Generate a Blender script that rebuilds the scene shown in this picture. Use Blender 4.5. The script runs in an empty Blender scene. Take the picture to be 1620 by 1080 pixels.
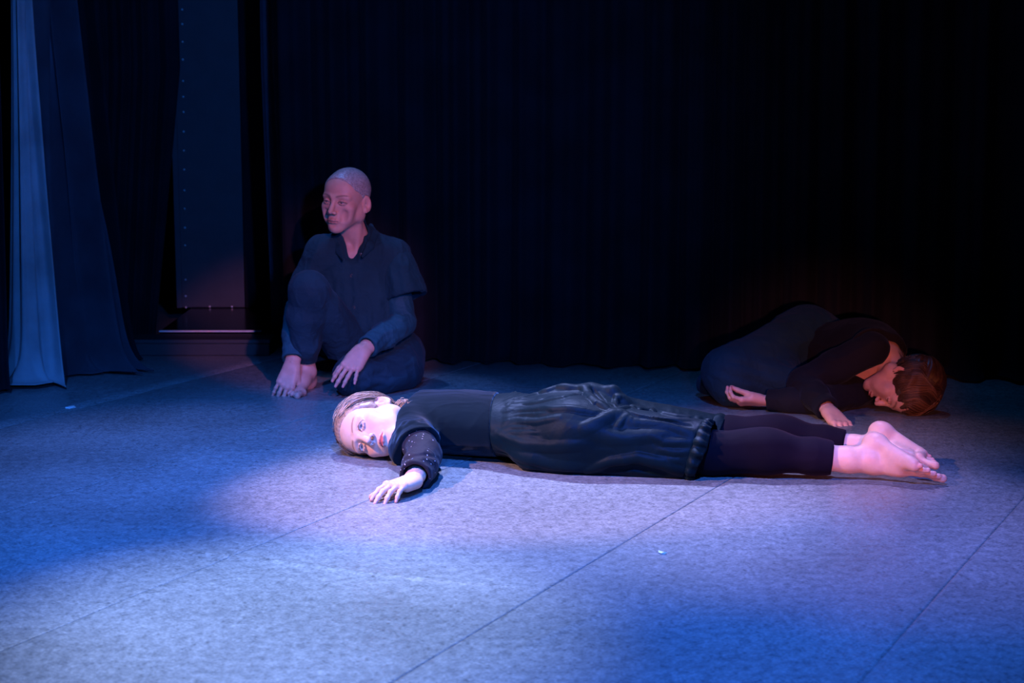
import bpy, math, random
import numpy as np
from mathutils import Vector

# ------------------------------------------------------------------ camera
FPX = 2700.0                      # focal length in pixels of the 1620 px wide frame
CAM_H = 1.17
PITCH = math.atan(420.0 / FPX)    # horizon at row 120
scene = bpy.context.scene
COL = scene.collection
cam_d = bpy.data.cameras.new('camera')
cam_d.sensor_width = 36.0
cam_d.lens = 36.0 * FPX / 1620.0
cam_d.clip_end = 60
cam_d.dof.use_dof = True
cam_d.dof.focus_distance = 5.15
cam_d.dof.aperture_fstop = 5.0
cam = bpy.data.objects.new('camera', cam_d)
COL.objects.link(cam)
cam.location = (0, 0, CAM_H)
cam.rotation_euler = (math.pi / 2 - PITCH, 0, 0)
scene.camera = cam

# ------------------------------------------------------------------ world, lights, exposure
scene.view_settings.view_transform = 'Standard'
scene.view_settings.look = 'None'
scene.view_settings.exposure = 0.0
scene.view_settings.gamma = 1.0
scene.view_settings.use_curve_mapping = False
world = bpy.data.worlds.new('world')
scene.world = world
world.use_nodes = True
bg = world.node_tree.nodes['Background']
bg.inputs[0].default_value = (0.05, 0.16, 0.55, 1)
bg.inputs[1].default_value = 0.006

def spot(name, loc, target, color, watts, size_deg, blend=0.6, radius=0.06):
    d = bpy.data.lights.new(name, 'SPOT')
    d.color = color
    d.energy = watts
    d.spot_size = math.radians(size_deg)
    d.spot_blend = blend
    d.shadow_soft_size = radius
    o = bpy.data.objects.new(name, d)
    COL.objects.link(o)
    o.location = loc
    o.rotation_euler = (Vector(target) - Vector(loc)).to_track_quat('-Z', 'Y').to_euler()
    return o

# row of back lights hung high over the rear of the stage: the pale pools on the floor
spot('spot_periwinkle', (-1.5, 6.7, 4.2), (-1.0, 5.2, 0.0), (0.22, 0.33, 1.0), 420, 25, 0.9, 0.05)
spot('spot_lavender', (-0.4, 6.8, 3.8), (0.05, 4.74, 0.0), (0.43, 0.50, 1.0), 1850, 26, 0.9, 0.04)
spot('spot_violet', (0.7, 6.7, 4.2), (0.95, 4.40, 0.0), (0.50, 0.40, 1.0), 950, 20, 0.95, 0.05)
# pale cyan light on the front left of the floor
spot('spot_cyan', (-0.9, 5.6, 4.4), (-0.50, 3.55, 0.0), (0.60, 0.75, 1.0), 2000, 19, 0.95, 0.06)
# blue wash from the front over the whole front of the stage; it tints the shadows
spot('spot_cobalt', (0.2, 1.0, 4.6), (0.05, 4.10, 0.0), (0.04, 0.19, 1.0), 2900, 37, 0.8, 0.08)
spot('spot_cobalt_left', (-1.2, 1.4, 4.4), (-1.15, 4.95, 0.0), (0.03, 0.20, 1.0), 1500, 30, 0.9, 0.08)
# weak blue light straight down on the rear of the stage
spot('spot_top_blue', (1.0, 6.55, 4.6), (1.1, 6.05, 0.0), (0.02, 0.30, 1.0), 85, 34, 1.0, 0.06)
# blue rim light from behind on the seated person
spot('spot_rim', (-1.05, 6.75, 3.4), (-0.58, 6.40, 0.72), (0.12, 0.30, 1.0), 170, 17, 0.7, 0.05)
# pink light from the front left that models the lying person
spot('spot_pink', (-2.4, 3.6, 2.2), (0.08, 4.90, 0.0), (1.0, 0.52, 0.48), 760, 26, 0.6, 0.04)
# low rose side light from the front on the seated person
spot('spot_rose', (0.9, 1.2, 2.5), (-0.63, 6.36, 0.39), (1.0, 0.27, 0.46), 560, 10.2, 0.6, 0.04)
# low blue wash from the front right that reaches the curtains at the back
spot('spot_blue', (0.7, 0.8, 1.7), (-0.9, 6.8, 0.8), (0.02, 0.20, 1.0), 480, 40, 0.9, 0.08)
# low red light from the front and dim warm light from the right wing on the curled up person
spot('spot_red', (0.5, 1.0, 0.85), (1.12, 5.78, 0.08), (1.0, 0.24, 0.22), 420, 12, 0.8, 0.04)
spot('spot_warm', (3.3, 4.3, 0.8), (1.3, 5.85, 0.1), (1.0, 0.22, 0.08), 16, 18, 0.8, 0.06)

# ------------------------------------------------------------------ pixel helpers (1620 x 1080 frame)
CT, ST = math.cos(PITCH), math.sin(PITCH)
def ray(px, py):
    u, v = (px - 810.0) / FPX, (540.0 - py) / FPX
    return np.array([u, CT + ST * v, -ST + CT * v])
CAMP = np.array([0, 0, CAM_H])
def P(px, py, Y):
    """point seen at that pixel, at depth Y of the stage"""
    r = ray(px, py)
    return CAMP + r * (Y / r[1])
def PZ(px, py, z):
    """point seen at that pixel, at height z above the floor"""
    r = ray(px, py)
    return CAMP + r * ((z - CAM_H) / r[2])
def G(px, py):
    return PZ(px, py, 0.0)
def unit(v):
    v = np.asarray(v, float)
    return v / np.linalg.norm(v)

# ------------------------------------------------------------------ materials
def new_mat(name):
    m = bpy.data.materials.new(name)
    m.use_nodes = True
    nt = m.node_tree
    return m, nt, nt.nodes['Principled BSDF']

def cloth_mat(name, color, rough=0.75, sheen=0.3, spec=0.3, weave=900.0, bump=0.15, fold_scale=0, fold=0.0, tint=(0.5, 0.7, 1.0)):
    m, nt, b = new_mat(name)
    N, L = nt.nodes, nt.links
    tc = N.new('ShaderNodeTexCoord')
    n1 = N.new('ShaderNodeTexNoise'); n1.inputs['Scale'].default_value = 6; n1.inputs['Detail'].default_value = 6
    L.new(tc.outputs['Object'], n1.inputs['Vector'])
    cr = N.new('ShaderNodeValToRGB')
    cr.color_ramp.elements[0].position = 0.3; cr.color_ramp.elements[1].position = 0.7
    cr.color_ramp.elements[0].color = tuple(c * 0.75 for c in color) + (1,)
    cr.color_ramp.elements[1].color = tuple(min(1, c * 1.25) for c in color) + (1,)
    L.new(n1.outputs['Fac'], cr.inputs['Fac'])
    L.new(cr.outputs['Color'], b.inputs['Base Color'])
    b.inputs['Roughness'].default_value = rough
    b.inputs['Specular IOR Level'].default_value = spec
    b.inputs['Sheen Weight'].default_value = sheen
    b.inputs['Sheen Roughness'].default_value = 0.45
    b.inputs['Sheen Tint'].default_value = tint + (1,)
    n2 = N.new('ShaderNodeTexNoise'); n2.inputs['Scale'].default_value = weave; n2.inputs['Detail'].default_value = 2
    L.new(tc.outputs['Object'], n2.inputs['Vector'])
    bp = N.new('ShaderNodeBump'); bp.inputs['Strength'].default_value = bump; bp.inputs['Distance'].default_value = 0.002
    L.new(n2.outputs['Fac'], bp.inputs['Height'])
    last = bp
    if fold > 0:
        n3 = N.new('ShaderNodeTexNoise'); n3.inputs['Scale'].default_value = fold_scale; n3.inputs['Detail'].default_value = 4
        n3.inputs['Distortion'].default_value = 0.6
        L.new(tc.outputs['Object'], n3.inputs['Vector'])
        bp2 = N.new('ShaderNodeBump'); bp2.inputs['Strength'].default_value = fold; bp2.inputs['Distance'].default_value = 0.02
        L.new(n3.outputs['Fac'], bp2.inputs['Height'])
        L.new(bp.outputs['Normal'], bp2.inputs['Normal'])
        last = bp2
    L.new(last.outputs['Normal'], b.inputs['Normal'])
    return m

def attr_mat(name, rough=0.5, sss=0.0, bump=0.1, bscale=350, spec=0.4, coat=0.0):
    """colour from the mesh's own colour attribute (skin, hair)"""
    m, nt, b = new_mat(name)
    N, L = nt.nodes, nt.links
    at = N.new('ShaderNodeVertexColor'); at.layer_name = 'Col'
    tc = N.new('ShaderNodeTexCoord')
    n = N.new('ShaderNodeTexNoise'); n.inputs['Scale'].default_value = 45; n.inputs['Detail'].default_value = 5
    L.new(tc.outputs['Object'], n.inputs['Vector'])
    mp = N.new('ShaderNodeMapRange'); mp.inputs['To Min'].default_value = 0.86; mp.inputs['To Max'].default_value = 1.14
    L.new(n.outputs['Fac'], mp.inputs['Value'])
    mx = N.new('ShaderNodeMix'); mx.data_type = 'RGBA'; mx.blend_type = 'MULTIPLY'; mx.inputs['Factor'].default_value = 1.0
    L.new(at.outputs['Color'], mx.inputs[6]); L.new(mp.outputs['Result'], mx.inputs[7])
    L.new(mx.outputs[2], b.inputs['Base Color'])
    b.inputs['Roughness'].default_value = rough
    b.inputs['Specular IOR Level'].default_value = spec
    if sss:
        b.inputs['Subsurface Weight'].default_value = sss
        b.inputs['Subsurface Radius'].default_value = (1.0, 0.35, 0.2)
        b.inputs['Subsurface Scale'].default_value = 0.006
    n2 = N.new('ShaderNodeTexNoise'); n2.inputs['Scale'].default_value = bscale; n2.inputs['Detail'].default_value = 3
    L.new(tc.outputs['Object'], n2.inputs['Vector'])
    bp = N.new('ShaderNodeBump'); bp.inputs['Strength'].default_value = bump; bp.inputs['Distance'].default_value = 0.002
    L.new(n2.outputs['Fac'], bp.inputs['Height']); L.new(bp.outputs['Normal'], b.inputs['Normal'])
    return m

def vinyl_mat():
    m, nt, b = new_mat('grey_vinyl')
    N, L = nt.nodes, nt.links
    tc = N.new('ShaderNodeTexCoord')
    def noise(scale, detail, stretch=None, rough=0.6):
        mpn = N.new('ShaderNodeMapping')
        if stretch: mpn.inputs['Scale'].default_value = stretch
        L.new(tc.outputs['Object'], mpn.inputs['Vector'])
        n = N.new('ShaderNodeTexNoise'); n.inputs['Scale'].default_value = scale; n.inputs['Detail'].default_value = detail
        n.inputs['Roughness'].default_value = rough
        L.new(mpn.outputs['Vector'], n.inputs['Vector'])
        return n
    fine = noise(190, 4, (0.6, 1.3, 1), 0.7)
    mid = noise(38, 4)
    big = noise(1.6, 5)
    ramp = N.new('ShaderNodeValToRGB')
    e = ramp.color_ramp.elements
    e[0].position = 0.36; e[0].color = (0.055, 0.058, 0.062, 1)
    e[1].position = 0.64; e[1].color = (0.33, 0.34, 0.35, 1)
    a = N.new('ShaderNodeMix'); a.data_type = 'FLOAT'; a.inputs[0].default_value = 0.28
    L.new(fine.outputs['Fac'], a.inputs[2]); L.new(mid.outputs['Fac'], a.inputs[3])
    L.new(a.outputs[0], ramp.inputs['Fac'])
    wear = N.new('ShaderNodeMapRange'); wear.inputs['From Min'].default_value = 0.3; wear.inputs['From Max'].default_value = 0.7
    wear.inputs['To Min'].default_value = 0.72; wear.inputs['To Max'].default_value = 1.2
    L.new(big.outputs['Fac'], wear.inputs['Value'])
    mx = N.new('ShaderNodeMix'); mx.data_type = 'RGBA'; mx.blend_type = 'MULTIPLY'; mx.inputs['Factor'].default_value = 1
    L.new(ramp.outputs['Color'], mx.inputs[6]); L.new(wear.outputs['Result'], mx.inputs[7])
    # pale scuffs
    sc = noise(9, 6, (0.35, 2.6, 1), 0.75)
    sr = N.new('ShaderNodeMapRange'); sr.inputs['From Min'].default_value = 0.67; sr.inputs['From Max'].default_value = 0.78
    sr.inputs['To Max'].default_value = 0.35
    L.new(sc.outputs['Fac'], sr.inputs['Value'])
    mx2 = N.new('ShaderNodeMix'); mx2.data_type = 'RGBA'
    L.new(sr.outputs['Result'], mx2.inputs['Factor']); L.new(mx.outputs[2], mx2.inputs[6]); mx2.inputs[7].default_value = (0.42, 0.42, 0.42, 1)
    L.new(mx2.outputs[2], b.inputs['Base Color'])
    rr = N.new('ShaderNodeMapRange'); rr.inputs['To Min'].default_value = 0.27; rr.inputs['To Max'].default_value = 0.5
    L.new(mid.outputs['Fac'], rr.inputs['Value']); L.new(rr.outputs['Result'], b.inputs['Roughness'])
    b.inputs['Specular IOR Level'].default_value = 0.45
    bp = N.new('ShaderNodeBump'); bp.inputs['Strength'].default_value = 0.25; bp.inputs['Distance'].default_value = 0.002
    L.new(a.outputs[0], bp.inputs['Height'])
    bp2 = N.new('ShaderNodeBump'); bp2.inputs['Strength'].default_value = 0.25; bp2.inputs['Distance'].default_value = 0.03
    L.new(big.outputs['Fac'], bp2.inputs['Height']); L.new(bp.outputs['Normal'], bp2.inputs['Normal'])
    L.new(bp2.outputs['Normal'], b.inputs['Normal'])
    return m

def plain_mat(name, color, rough=0.5, spec=0.4, metal=0.0, bscale=60, bump=0.1, var=0.2):
    m, nt, b = new_mat(name)
    N, L = nt.nodes, nt.links
    tc = N.new('ShaderNodeTexCoord')
    n = N.new('ShaderNodeTexNoise'); n.inputs['Scale'].default_value = bscale; n.inputs['Detail'].default_value = 5
    L.new(tc.outputs['Object'], n.inputs['Vector'])
    cr = N.new('ShaderNodeValToRGB')
    cr.color_ramp.elements[0].color = tuple(c * (1 - var) for c in color) + (1,)
    cr.color_ramp.elements[1].color = tuple(min(1, c * (1 + var)) for c in color) + (1,)
    L.new(n.outputs['Fac'], cr.inputs['Fac']); L.new(cr.outputs['Color'], b.inputs['Base Color'])
    b.inputs['Roughness'].default_value = rough
    b.inputs['Specular IOR Level'].default_value = spec
    b.inputs['Metallic'].default_value = metal
    bp = N.new('ShaderNodeBump'); bp.inputs['Strength'].default_value = bump; bp.inputs['Distance'].default_value = 0.003
    L.new(n.outputs['Fac'], bp.inputs['Height']); L.new(bp.outputs['Normal'], b.inputs['Normal'])
    return m

def glitter_mat(name, color):
    """dark knit with small bright metallic flecks"""
    m = cloth_mat(name, color, rough=0.75, sheen=0.06, spec=0.2, weave=500, bump=0.3)
    nt = m.node_tree; N, L = nt.nodes, nt.links
    b = N['Principled BSDF']
    tc = N.new('ShaderNodeTexCoord')
    v = N.new('ShaderNodeTexVoronoi'); v.inputs['Scale'].default_value = 95
    L.new(tc.outputs['Object'], v.inputs['Vector'])
    lt = N.new('ShaderNodeMath'); lt.operation = 'LESS_THAN'; lt.inputs[1].default_value = 0.16
    L.new(v.outputs['Distance'], lt.inputs[0])
    sep = N.new('ShaderNodeSeparateColor'); L.new(v.outputs['Color'], sep.inputs['Color'])
    gt = N.new('ShaderNodeMath'); gt.operation = 'GREATER_THAN'; gt.inputs[1].default_value = 0.72
    L.new(sep.outputs['Red'], gt.inputs[0])
    mul = N.new('ShaderNodeMath'); mul.operation = 'MULTIPLY'
    L.new(lt.outputs[0], mul.inputs[0]); L.new(gt.outputs[0], mul.inputs[1])
    old = b.inputs['Base Color'].links[0].from_socket
    mx = N.new('ShaderNodeMix'); mx.data_type = 'RGBA'
    L.new(mul.outputs[0], mx.inputs['Factor']); L.new(old, mx.inputs[6]); mx.inputs[7].default_value = (0.6, 0.55, 0.7, 1)
    L.new(mx.outputs[2], b.inputs['Base Color'])
    return m

MAT = {}
MAT['vinyl'] = vinyl_mat()
MAT['subfloor'] = plain_mat('black_subfloor', (0.01, 0.01, 0.012), 0.8)
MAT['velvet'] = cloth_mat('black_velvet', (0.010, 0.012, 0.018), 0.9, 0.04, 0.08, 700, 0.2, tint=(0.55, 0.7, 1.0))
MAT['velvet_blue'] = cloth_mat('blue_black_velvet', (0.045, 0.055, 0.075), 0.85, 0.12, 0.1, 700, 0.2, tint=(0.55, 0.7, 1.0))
MAT['lining'] = cloth_mat('grey_curtain_lining', (0.35, 0.36, 0.39), 0.85, 0.05, 0.15, 700, 0.15)
MAT['panel'] = plain_mat('dark_panel', (0.06, 0.065, 0.075), 0.6, bscale=14)
MAT['gloss_black'] = plain_mat('gloss_black', (0.012, 0.012, 0.015), 0.16, 0.6, bscale=20, bump=0.05)
MAT['step'] = plain_mat('dark_step', (0.05, 0.053, 0.06), 0.55, bscale=30)
MAT['edge_glint'] = plain_mat('edge_glint_paint', (0.75, 0.75, 0.76), 0.45)  # pale non-metal colour standing in for light reflected by the platform edge
MAT['white'] = plain_mat('white_paper', (0.85, 0.85, 0.85), 0.6, bscale=30)
MAT['rivet'] = plain_mat('white_rivet', (0.8, 0.8, 0.82), 0.35)
MAT['skin'] = attr_mat('skin', 0.48, 0.12, 0.12, 380, 0.4)
MAT['hair'] = attr_mat('hair', 0.38, 0.0, 0.1, 600, 0.5)
MAT['satin'] = cloth_mat('black_satin', (0.002, 0.009, 0.012), 0.52, 0.03, 0.13, 1000, 0.08, fold_scale=26, fold=0.12)
MAT['satin'].node_tree.nodes['Principled BSDF'].inputs['Specular Tint'].default_value = (0.45, 0.62, 1.0, 1)
MAT['bodice'] = cloth_mat('black_jersey', (0.0015, 0.006, 0.009), 0.85, 0.20, 0.04, 900, 0.15)
MAT['leggings'] = cloth_mat('black_leggings', (0.006, 0.004, 0.010), 0.8, 0.04, 0.06, 1200, 0.12, tint=(0.7, 0.6, 1.0))
MAT['glitter'] = glitter_mat('glitter_knit', (0.012, 0.010, 0.018))
MAT['shirt'] = cloth_mat('navy_shirt', (0.009, 0.046, 0.068), 0.8, 0.04, 0.15, 900, 0.2, fold_scale=22, fold=0.45)
MAT['sleeve_cotton'] = cloth_mat('navy_cotton', (0.012, 0.080, 0.115), 0.7, 0.04, 0.25, 900, 0.15, fold_scale=26, fold=0.4)
MAT['trousers'] = cloth_mat('dark_trousers', (0.010, 0.042, 0.064), 0.8, 0.05, 0.15, 900, 0.2, fold_scale=22, fold=0.45)
MAT['tee'] = cloth_mat('black_tee', (0.008, 0.009, 0.012), 0.85, 0.1, 0.2)
MAT['curl_top'] = cloth_mat('black_knit', (0.010, 0.011, 0.014), 0.85, 0.06, 0.12, 700, 0.25)
MAT['curl_skirt'] = cloth_mat('charcoal_skirt', (0.011, 0.036, 0.052), 0.85, 0.06, 0.12, 800, 0.2, fold_scale=22, fold=0.45)
MAT['button'] = plain_mat('dark_button', (0.03, 0.035, 0.045), 0.3, 0.5)

# ------------------------------------------------------------------ object helpers
def tag(o, label=None, cat=None, group=None, kind=None):
    for k, v in (('label', label), ('category', cat), ('group', group), ('kind', kind)):
        if v: o[k] = v
    return o

def mesh_obj(name, V, F, mat, parent=None, cols=None, smooth=True):
    V = np.asarray(V, np.float32)
    me = bpy.data.meshes.new(name)
    if isinstance(F, np.ndarray) and F.ndim == 2:
        n, k = F.shape
        me.vertices.add(len(V)); me.vertices.foreach_set('co', V.ravel())
        me.loops.add(n * k); me.loops.foreach_set('vertex_index', F.astype(np.int32).ravel())
        me.polygons.add(n)
        me.polygons.foreach_set('loop_start', np.arange(0, n * k, k, dtype=np.int32))
        me.polygons.foreach_set('loop_total', np.full(n, k, np.int32))
        me.update(calc_edges=True)
    else:
        me.from_pydata([tuple(map(float, v)) for v in V], [], F)
    me.validate()
    me.polygons.foreach_set('use_smooth', np.full(len(me.polygons), smooth))
    if cols is not None:
        at = me.color_attributes.new('Col', 'FLOAT_COLOR', 'POINT')
        c = np.ones((len(V), 4), np.float32); c[:, :3] = cols
        at.data.foreach_set('color', c.ravel())
    me.materials.append(mat)
    o = bpy.data.objects.new(name, me)
    COL.objects.link(o)
    if parent is not None:
        o.parent = parent
        o.matrix_parent_inverse = parent.matrix_basis.inverted()
    return o

def empty(name, loc, label, cat, group=None):
    o = bpy.data.objects.new(name, None)
    COL.objects.link(o)
    o.location = tuple(map(float, loc))
    o.empty_display_size = 0.1
    return tag(o, label, cat, group)

def box_mesh(lo, hi):
    x0, y0, z0 = lo; x1, y1, z1 = hi
    V = [(x0,y0,z0),(x1,y0,z0),(x1,y1,z0),(x0,y1,z0),(x0,y0,z1),(x1,y0,z1),(x1,y1,z1),(x0,y1,z1)]
    F = [(0,3,2,1),(4,5,6,7),(0,1,5,4),(1,2,6,5),(2,3,7,6),(3,0,4,7)]
    return V, F

# ------------------------------------------------------------------ noise
_rng = np.random.default_rng(7)
_PERM = _rng.random((64, 64, 64)).astype(np.float32)
def noise3(p):
    """smooth value noise in 0..1 with unit cells"""
    p = np.asarray(p, np.float32)
    i = np.floor(p).astype(np.int32); f = p - i
    f = f * f * (3 - 2 * f)
    i0 = i & 63; i1 = (i + 1) & 63
    x0, y0, z0 = i0.T; x1, y1, z1 = i1.T
    fx, fy, fz = f.T
    def m(a, b, t): return a + (b - a) * t
    return m(m(m(_PERM[x0,y0,z0], _PERM[x1,y0,z0], fx), m(_PERM[x0,y1,z0], _PERM[x1,y1,z0], fx), fy),
             m(m(_PERM[x0,y0,z1], _PERM[x1,y0,z1], fx), m(_PERM[x0,y1,z1], _PERM[x1,y1,z1], fx), fy), fz)

# ------------------------------------------------------------------ smooth solids
class Frame:
    """rigid frame: columns of R are the local x, y, z axes"""
    def __init__(self, o, x=None, y=None, z=None):
        self.o = np.asarray(o, float)
        self.R = np.stack([x, y, z], 1) if x is not None else np.eye(3)
    def p(self, *v):
        return self.o + self.R @ np.array(v, float)
    def d(self, *v):
        return self.R @ np.array(v, float)
    def inv(self, pts):
        return (pts - self.o) @ self.R

def frame_zy(o, z, front):
    """z = crown direction, front = where the face looks (local -y); local x = the person's left"""
    z = unit(z); y = -np.asarray(front, float)
    y = unit(y - z * np.dot(y, z))
    x = np.cross(y, z)
    return Frame(o, x, y, z)

def smin(a, b, k):
    h = np.clip(0.5 + 0.5 * (b - a) / k, 0, 1)
    return b + (a - b) * h - k * h * (1 - h)

class Field:
    def __init__(self):
        self.ops = []
    def copy(self):
        f = Field(); f.ops = list(self.ops); return f
    def add(self, fn, lo, hi, k=0.01, mode='u'):
        self.ops.append((fn, np.asarray(lo, float), np.asarray(hi, float), max(k, 1e-4), mode))
        return self
    # tapered capsule; flat = (direction, factor) squeezes the section along that direction
    def cone(self, a, b, ra, rb=None, k=0.01, mode='u', flat=None):
        a = np.asarray(a, np.float32); b = np.asarray(b, np.float32)
        rb = ra if rb is None else rb
        ba = b - a; L2 = np.float32(max(float(ba @ ba), 1e-9))
        ra, rb = np.float32(ra), np.float32(rb)
        r = max(ra, rb) * (max(1.0, flat[1]) if flat is not None else 1.0)
        if flat is not None:
            n = unit(flat[0]).astype(np.float32); sc = np.float32(1.0 / flat[1] - 1.0)
        a0, a1, a2 = a; b0, b1, b2 = ba
        def fn(x, y, z):
            qx, qy, qz = x - a0, y - a1, z - a2
            t = np.clip((qx * b0 + qy * b1 + qz * b2) / L2, 0, 1)
            qx = qx - t * b0; qy = qy - t * b1; qz = qz - t * b2
            if flat is not None:
                dn = (qx * n[0] + qy * n[1] + qz * n[2]) * sc
                qx = qx + dn * n[0]; qy = qy + dn * n[1]; qz = qz + dn * n[2]
            return np.sqrt(qx * qx + qy * qy + qz * qz) - (ra + (rb - ra) * t)
        return self.add(fn, np.minimum(a, b) - r, np.maximum(a, b) + r, k, mode)
    def chain(self, pts, rs, k=0.01, mode='u', flat=None):
        if np.isscalar(rs): rs = [rs] * len(pts)
        for i in range(len(pts) - 1):
            self.cone(pts[i], pts[i + 1], rs[i], rs[i + 1], k, mode, flat)
        return self
    def ell(self, c, r, fr=None, k=0.01, mode='u'):
        c = np.asarray(c, np.float32); r = np.asarray(r, np.float32)
        R = (fr.R if fr is not None else np.eye(3)).astype(np.float32)
        ext = np.abs(R) @ r
        def fn(x, y, z):
            x, y, z = x - c[0], y - c[1], z - c[2]
            k0 = k1 = 0
            for i in range(3):
                q = (x * R[0, i] + y * R[1, i] + z * R[2, i]) / r[i]
                k0 = k0 + q * q
                q = q / r[i]
                k1 = k1 + q * q
            k0 = np.sqrt(k0)
            return k0 * (k0 - 1) / (np.sqrt(k1) + np.float32(1e-9))
        return self.add(fn, c - ext, c + ext, k, mode)
    def cut(self, point, normal, k=0.003):
        """keeps the side the normal points away from"""
        point = np.asarray(point, np.float32); n = unit(normal).astype(np.float32)
        return self.add(lambda x, y, z: (x - point[0]) * n[0] + (y - point[1]) * n[1] + (z - point[2]) * n[2], [-50] * 3, [50] * 3, k, 'i')
    def sample(self, p):
        p = np.asarray(p, float)
        D = np.full(p.shape[:-1], 10.0)
        for fn, lo, hi, k, mode in self.ops:
            d = fn(p[..., 0], p[..., 1], p[..., 2])
            D = D - d if mode == 'd' else smin(D, d, k) if mode == 'u' else (-smin(-D, d, k) if mode == 's' else -smin(-D, -d, k))
        return D
    def bounds(self):
        lo = np.min([o[1] for o in self.ops if o[4] == 'u'], 0); hi = np.max([o[2] for o in self.ops if o[4] == 'u'], 0)
        return lo, hi
    def grid(self, lo, hi, h):
        n = np.ceil((hi - lo) / h).astype(int) + 1
        ax = [(lo[i] + h * np.arange(n[i])).astype(np.float32) for i in range(3)]
        D = np.full(n, 10.0, np.float32)
        for fn, plo, phi, k, mode in self.ops:
            m = k + 2.5 * h
            s = [slice(max(0, int(math.floor((plo[i] - m - lo[i]) / h))), min(n[i], int(math.ceil((phi[i] + m - lo[i]) / h)) + 1)) for i in range(3)]
            if any(q.stop <= q.start for q in s): continue
            d = fn(ax[0][s[0]][:, None, None], ax[1][s[1]][None, :, None], ax[2][s[2]][None, None, :]).astype(np.float32)
            A = D[s[0], s[1], s[2]]
            D[s[0], s[1], s[2]] = A - d if mode == 'd' else smin(A, d, k) if mode == 'u' else (-smin(-A, d, k) if mode == 's' else -smin(-A, -d, k))
        return D
    def mesh(self, h, lo=None, hi=None, offset=0.0):
        if lo is None:
            lo, hi = self.bounds()
        lo = np.asarray(lo, float) - 3 * h; hi = np.asarray(hi, float) + 3 * h
        return surface_nets(self.grid(lo, hi, h) - offset, lo, h)

def surface_nets(D, lo, h):
    S = D < 0
    nx, ny, nz = D.shape
    c = np.zeros((nx - 1, ny - 1, nz - 1), np.int8)
    for dx in (0, 1):
        for dy in (0, 1):
            for dz in (0, 1):
                c += S[dx:nx - 1 + dx, dy:ny - 1 + dy, dz:nz - 1 + dz]
    I, J, K = np.nonzero((c > 0) & (c < 8))
    off = np.array([(x, y, z) for x in (0, 1) for y in (0, 1) for z in (0, 1)])
    vals = np.stack([D[I + o[0], J + o[1], K + o[2]] for o in off])
    pos = np.zeros((len(I), 3)); cnt = np.zeros(len(I))
    for a in range(8):
        for b in range(a + 1, 8):
            if np.abs(off[a] - off[b]).sum() != 1: continue
            m = (vals[a] < 0) != (vals[b] < 0)
            t = np.where(m, vals[a] / np.where(m, vals[a] - vals[b], 1), 0)
            pos += m[:, None] * (off[a] + t[:, None] * (off[b] - off[a])); cnt += m
    V = lo + h * (np.stack([I, J, K], 1) + pos / np.maximum(cnt, 1)[:, None])
    ids = np.full(c.shape, -1, np.int32); ids[I, J, K] = np.arange(len(I))
    quads = []
    def emit(i, j, k, d1, d2, flip):
        q = np.stack([ids[i, j, k], ids[i - d1[0], j - d1[1], k - d1[2]],
                      ids[i - d1[0] - d2[0], j - d1[1] - d2[1], k - d1[2] - d2[2]], ids[i - d2[0], j - d2[1], k - d2[2]]], 1)
        q[flip] = q[flip][:, ::-1]
        quads.append(q[(q >= 0).all(1)])
    for ax, (d1, d2) in enumerate((((0,1,0),(0,0,1)), ((0,0,1),(1,0,0)), ((1,0,0),(0,1,0)))):
        sl0 = [slice(0, None)] * 3; sl1 = [slice(0, None)] * 3
        sl0[ax] = slice(0, -1); sl1[ax] = slice(1, None)
        a = S[tuple(sl0)]; b = S[tuple(sl1)]
        i, j, k = np.nonzero(a != b)
        ok = np.ones(len(i), bool)
        for q, ix in enumerate((i, j, k)):
            if q != ax: ok &= (ix >= 1) & (ix < c.shape[q])
        i, j, k = i[ok], j[ok], k[ok]
        emit(i, j, k, d1, d2, b[i, j, k] if True else None)
    F = np.concatenate(quads)
    return V, F

def merge(parts):
    V, F, n = [], [], 0
    for v, f in parts:
        V.append(v); F.append(f + n); n += len(v)
    return np.concatenate(V), np.concatenate(F)

def normals(V, F):
    a, b, c = V[F[:, 0]], V[F[:, 1]], V[F[:, 2]]
    d = V[F[:, 3]]
    n = np.cross(c - a, d - b)
    N = np.zeros_like(V)
    for i in range(4): np.add.at(N, F[:, i], n)
    return N / (np.linalg.norm(N, axis=1, keepdims=True) + 1e-12)

def hit(field, px, py, t0=3.5, t1=8.5):
    """first point of the solid that this line of sight meets"""
    r = ray(px, py)
    t = np.linspace(t0, t1, 800)
    p = CAMP + t[:, None] * r
    d = field.sample(p)
    i = np.nonzero(d < 0)[0]
    if len(i):
        a, b = t[max(i[0] - 1, 0)], t[i[0]]
        t2 = np.linspace(a, b, 9)
        d2 = field.sample(CAMP + t2[:, None] * r)
        q = CAMP + t2[int(np.argmax(d2 < 0))] * r
    else:
        q = p[int(np.argmin(d))]
    e = 0.003
    g = np.array([field.sample(q + e * v) - field.sample(q - e * v) for v in np.eye(3)])
    return q, unit(g)

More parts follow.
